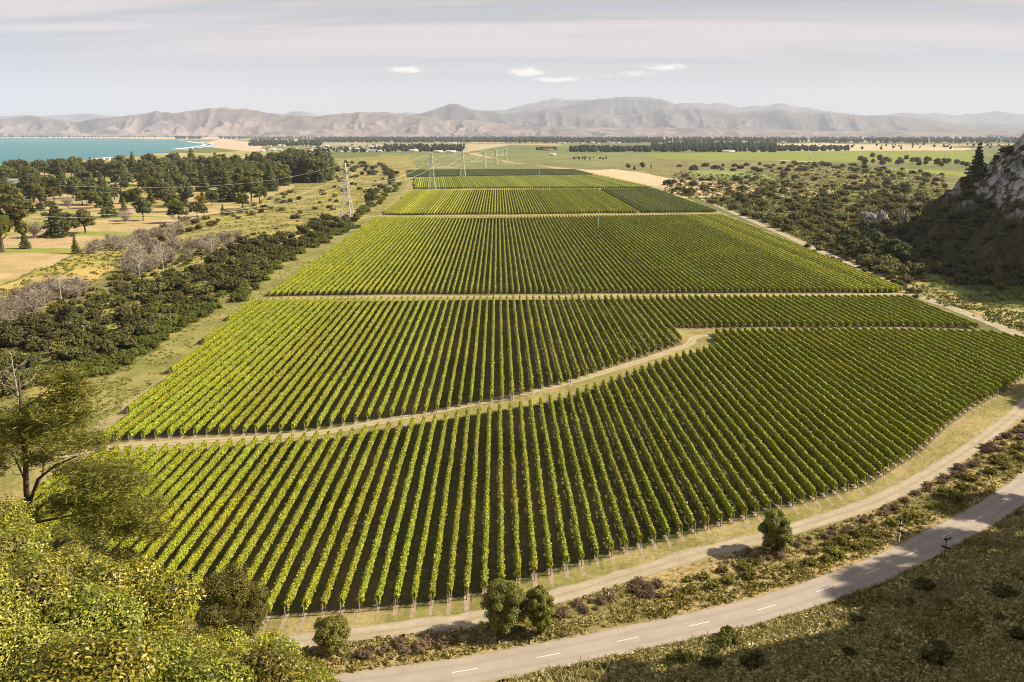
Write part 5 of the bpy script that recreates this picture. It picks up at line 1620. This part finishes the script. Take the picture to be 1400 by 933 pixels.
rz = math.radians(-52)
labs = ['near pylon beyond the left edge of the vines', 'nearest lattice pylon, standing on bare earth left of the vineyard', 'second lattice pylon, standing in a notch of the bright vines', 'third lattice pylon, at the edge of the dark green vines', 'fourth pylon, small on the pale green field', 'fifth pylon, tiny on the pale green field', 'farthest tiny pylon beyond the pale green field']
att = []
for i, (x, y, h) in enumerate(PYL):
    if i == 0:
        a0 = P(475, 301); a1 = P(591, 262); far = a0 - (a1 - a0) * 1.05
        att.append((np.array([far[0] - 5, far[1] - 5, 34]), np.array([far[0] + 5, far[1] + 5, 34]), np.array([far[0], far[1], 44])))
        continue
    p_, n_ = P(x, y), P(*(PYL[i + 1][:2] if i + 1 < len(PYL) else (700, 216)))
    d = n_ - p_
    att.append(pylon(x, y, h, labs[i], math.atan2(d[1], d[0]) - math.pi / 2))
for i in range(len(att) - 1):
    for k in range(3):
        a, b_ = att[i][k], att[i + 1][k]
        t = np.linspace(0, 1, 25); Ls = np.linalg.norm(b_ - a)
        pts = a + (b_ - a) * t[:, None]; pts[:, 2] -= 4 * t * (1 - t) * min(Ls * .028, 15) * (0.7 if k == 2 else 1)
        rad = np.maximum(.03, pts[:, 1] * .00011) * (.6 if k == 2 else 1)
        nm = ['left', 'right', 'top'][k]
        gap = ['the left edge and the nearest pylon', 'the nearest and second pylons', 'the second and third pylons', 'the third and fourth pylons', 'the fourth and fifth pylons', 'the fifth and farthest pylons'][i]
        tag(link('power_cable', MB().tube(pts, rad, 4, cap=False).mesh('power_cable', [M_WIRE])), f'{nm} power cable sagging between {gap}', 'power cable', 'power cables')


# ------------------------------------------------------------------ wind machines in the vines
def wind_machine(px, py, hpx, label):
    q = P(px, py); H = hpx / ppm(py); t = max(.14, q[1] * .0003)
    root = thing('wind_machine', label, 'wind machine', (q[0], q[1], 0), rnd.uniform(-.5, .5), group='wind machines')
    link('mast', MB().tube([(0, 0, 0), (0, 0, H)], [t * 1.15, t], 8).mesh('mast', [M_GREENPAINT]), root)
    link('engine_box', MB().box((.9, 0, .75), (2.2, 1.2, 1.5)).mesh('engine_box', [M_DARKBOX]), root)
    link('gearbox', MB().tube([(0, .3, H), (0, -.9, H + .1)], [t * 1.3, t * .9], 6).mesh('gearbox', [M_DARKBOX]), root)
    for s in (-1, 1):
        link('blade', MB().box((s * 1.0 * .55, -.95, H + .1 + s * 1.35), (t * 1.2, .1, 2.7), rz=0).mesh('blade', [M_WHITE]), root)


for (x, y, h, l) in ((818, 314, 23, 'nearest wind machine, green mast standing in a gap of the third block'), (751, 265, 17, 'second wind machine, in the bright fourth block'), (737, 245, 19, 'third wind machine, at the edge of the dark green vines'),
                     (1107, 218, 8, 'wind machine, leftmost in the far bright green field'), (1214, 218.5, 8, 'wind machine, second from left in the far bright green field'), (1254, 219, 7, 'wind machine, third from left in the far bright green field'), (1291, 219, 8, 'wind machine, rightmost in the far bright green field')):
    wind_machine(x, y, h, l)


# ------------------------------------------------------------------ signposts and marker posts
def signpost(px, py, hpx, dark, label):
    q = P(px, py); z0 = max(float(hillz(q[0], q[1])), 0); H = hpx / ppm(py) / .9
    root = thing('signpost', label, 'signpost', (q[0], q[1], z0), 0)
    link('post', MB().tube([(0, 0, -.2), (0, 0, H)], .075, 8).mesh('post', [M_SIGNDARK if dark else M_WHITE]), root)
    for k, (z, rz_, l) in enumerate(((H * .86, .35, 1.25), (H * .55, -.9, 1.1))):
        m = MB().box((0, -.1, 0), (l, .05, .34))
        # pointed end of the finger board
        m.add([(l / 2, -.125, -.17), (l / 2 + .25, -.1, 0), (l / 2, -.125, .17), (l / 2, -.075, -.17), (l / 2, -.075, .17)], [[0, 1, 2], [3, 4, 1], [0, 3, 1], [2, 1, 4]])
        link('sign_board', m.mesh('sign_board', [M_SIGNDARK]), root, (0, 0, z), rz_)


signpost(1229, 742, 28, False, 'white signpost with dark boards on the far side of the road')
signpost(1290, 768, 36, True, 'dark signpost with crossed boards on the near side of the road')
ME_MARK = MB().box((0, 0, .5), (.12, .05, 1.0)).mesh('marker_post', [M_WHITE])
for x, y, l in ((1354, 659, 'white marker post on the verge near the right edge'), (1210, 702, 'white marker post beside the gravel track among the heath'), (832, 819, 'white marker post on the verge right of the twin trees')):
    q = P(x, y); tag(link('marker_post', ME_MARK, None, (q[0], q[1], 0), rnd.uniform(-.5, .5)), l, 'marker post', 'white marker posts')


# ------------------------------------------------------------------ buildings on the plain
M_ROOF = [mat_plain('grey_roof', (.32, .31, .30)), mat_plain('red_roof', (.28, .10, .07)), mat_plain('pale_roof', (.62, .62, .60)), mat_plain('green_roof', (.28, .38, .30))]
M_WALL = [mat_plain('cream_wall', (.62, .56, .46)), mat_plain('white_wall', (.75, .73, .69)), mat_plain('brick_wall', (.36, .22, .16))]


def house(px, py, w, d, h, wm, rm, label, group, rz=0.0, name='house'):
    q = P(px, py)
    root = thing(name, label, 'house' if name == 'house' else 'shed', (q[0], q[1], 0), rz, 1, group)
    link('wall', MB().box((0, 0, h * .3), (w, d, h * .6)).mesh('wall', [M_WALL[wm]]), root)
    x, y = w / 2 + .5, d / 2 + .5; z0, z1 = h * .6 + .02, h
    V = [(-x, -y, z0), (x, -y, z0), (x, y, z0), (-x, y, z0), (-x, 0, z1), (x, 0, z1)]
    link('roof', MB().add(V, [[0, 1, 5, 4], [2, 3, 4, 5], [3, 2, 1, 0]]).add(V, [[0, 4, 3], [1, 2, 5]]).mesh('roof', [M_ROOF[rm]]), root)


rg = np.random.default_rng(99)
for k in range(44):
    x = rg.uniform(357, 540); y = rg.uniform(197.5, 208.5)
    house(x, y, rg.uniform(12, 24), rg.uniform(9, 13), rg.uniform(5.5, 8.5), rg.integers(0, 3) if rg.random() < .4 else 1, rg.integers(0, 3), 'small pale house in the distant town beyond the golf course', 'houses of the distant town', rg.uniform(-.6, .6))
for x, y, w, l in ((508, 208, 34, 'long white shed, leftmost of those by the pale green field'), (566, 207.5, 30, 'white shed left of the pair by the pale green field'), (600, 209, 26, 'white shed, left of the pair at the pale green field'), (617, 209, 30, 'white shed, right of the pair at the pale green field'), (618, 196.5, 60, 'long pale shed before the distant wood'), (756, 213, 16, 'small white farm building alone on the pale green field'), (996, 208.5, 40, 'pale grey shed at the edge of the far trees')):
    house(x, y, w, 14, 7.5, 1, 2, l, None, 0.1, 'shed')
for k, (x, y) in enumerate(((138, 220), (146, 219.5), (153, 219), (128, 221))):
    house(x, y, 16, 10, 6.5, 1, 2, 'white beach house between the trees and the sea', 'beach houses', .2)
house(30, 253, 26, 12, 7.5, 1, 3, 'house with pale green roof at the left edge among trees', None, .15)
house(750, 206, 40, 12, 7, 2, 1, 'red roofed shed behind a short dark hedge on the plain', None, .1, 'shed')
for k in range(14):
    house(rg.uniform(700, 1000), rg.uniform(194, 197), rg.uniform(20, 40), 12, 8, 1, rg.integers(0, 3), 'pale farm building at the foot of the distant wood', 'farm buildings by the distant wood', rg.uniform(-.4, .4))
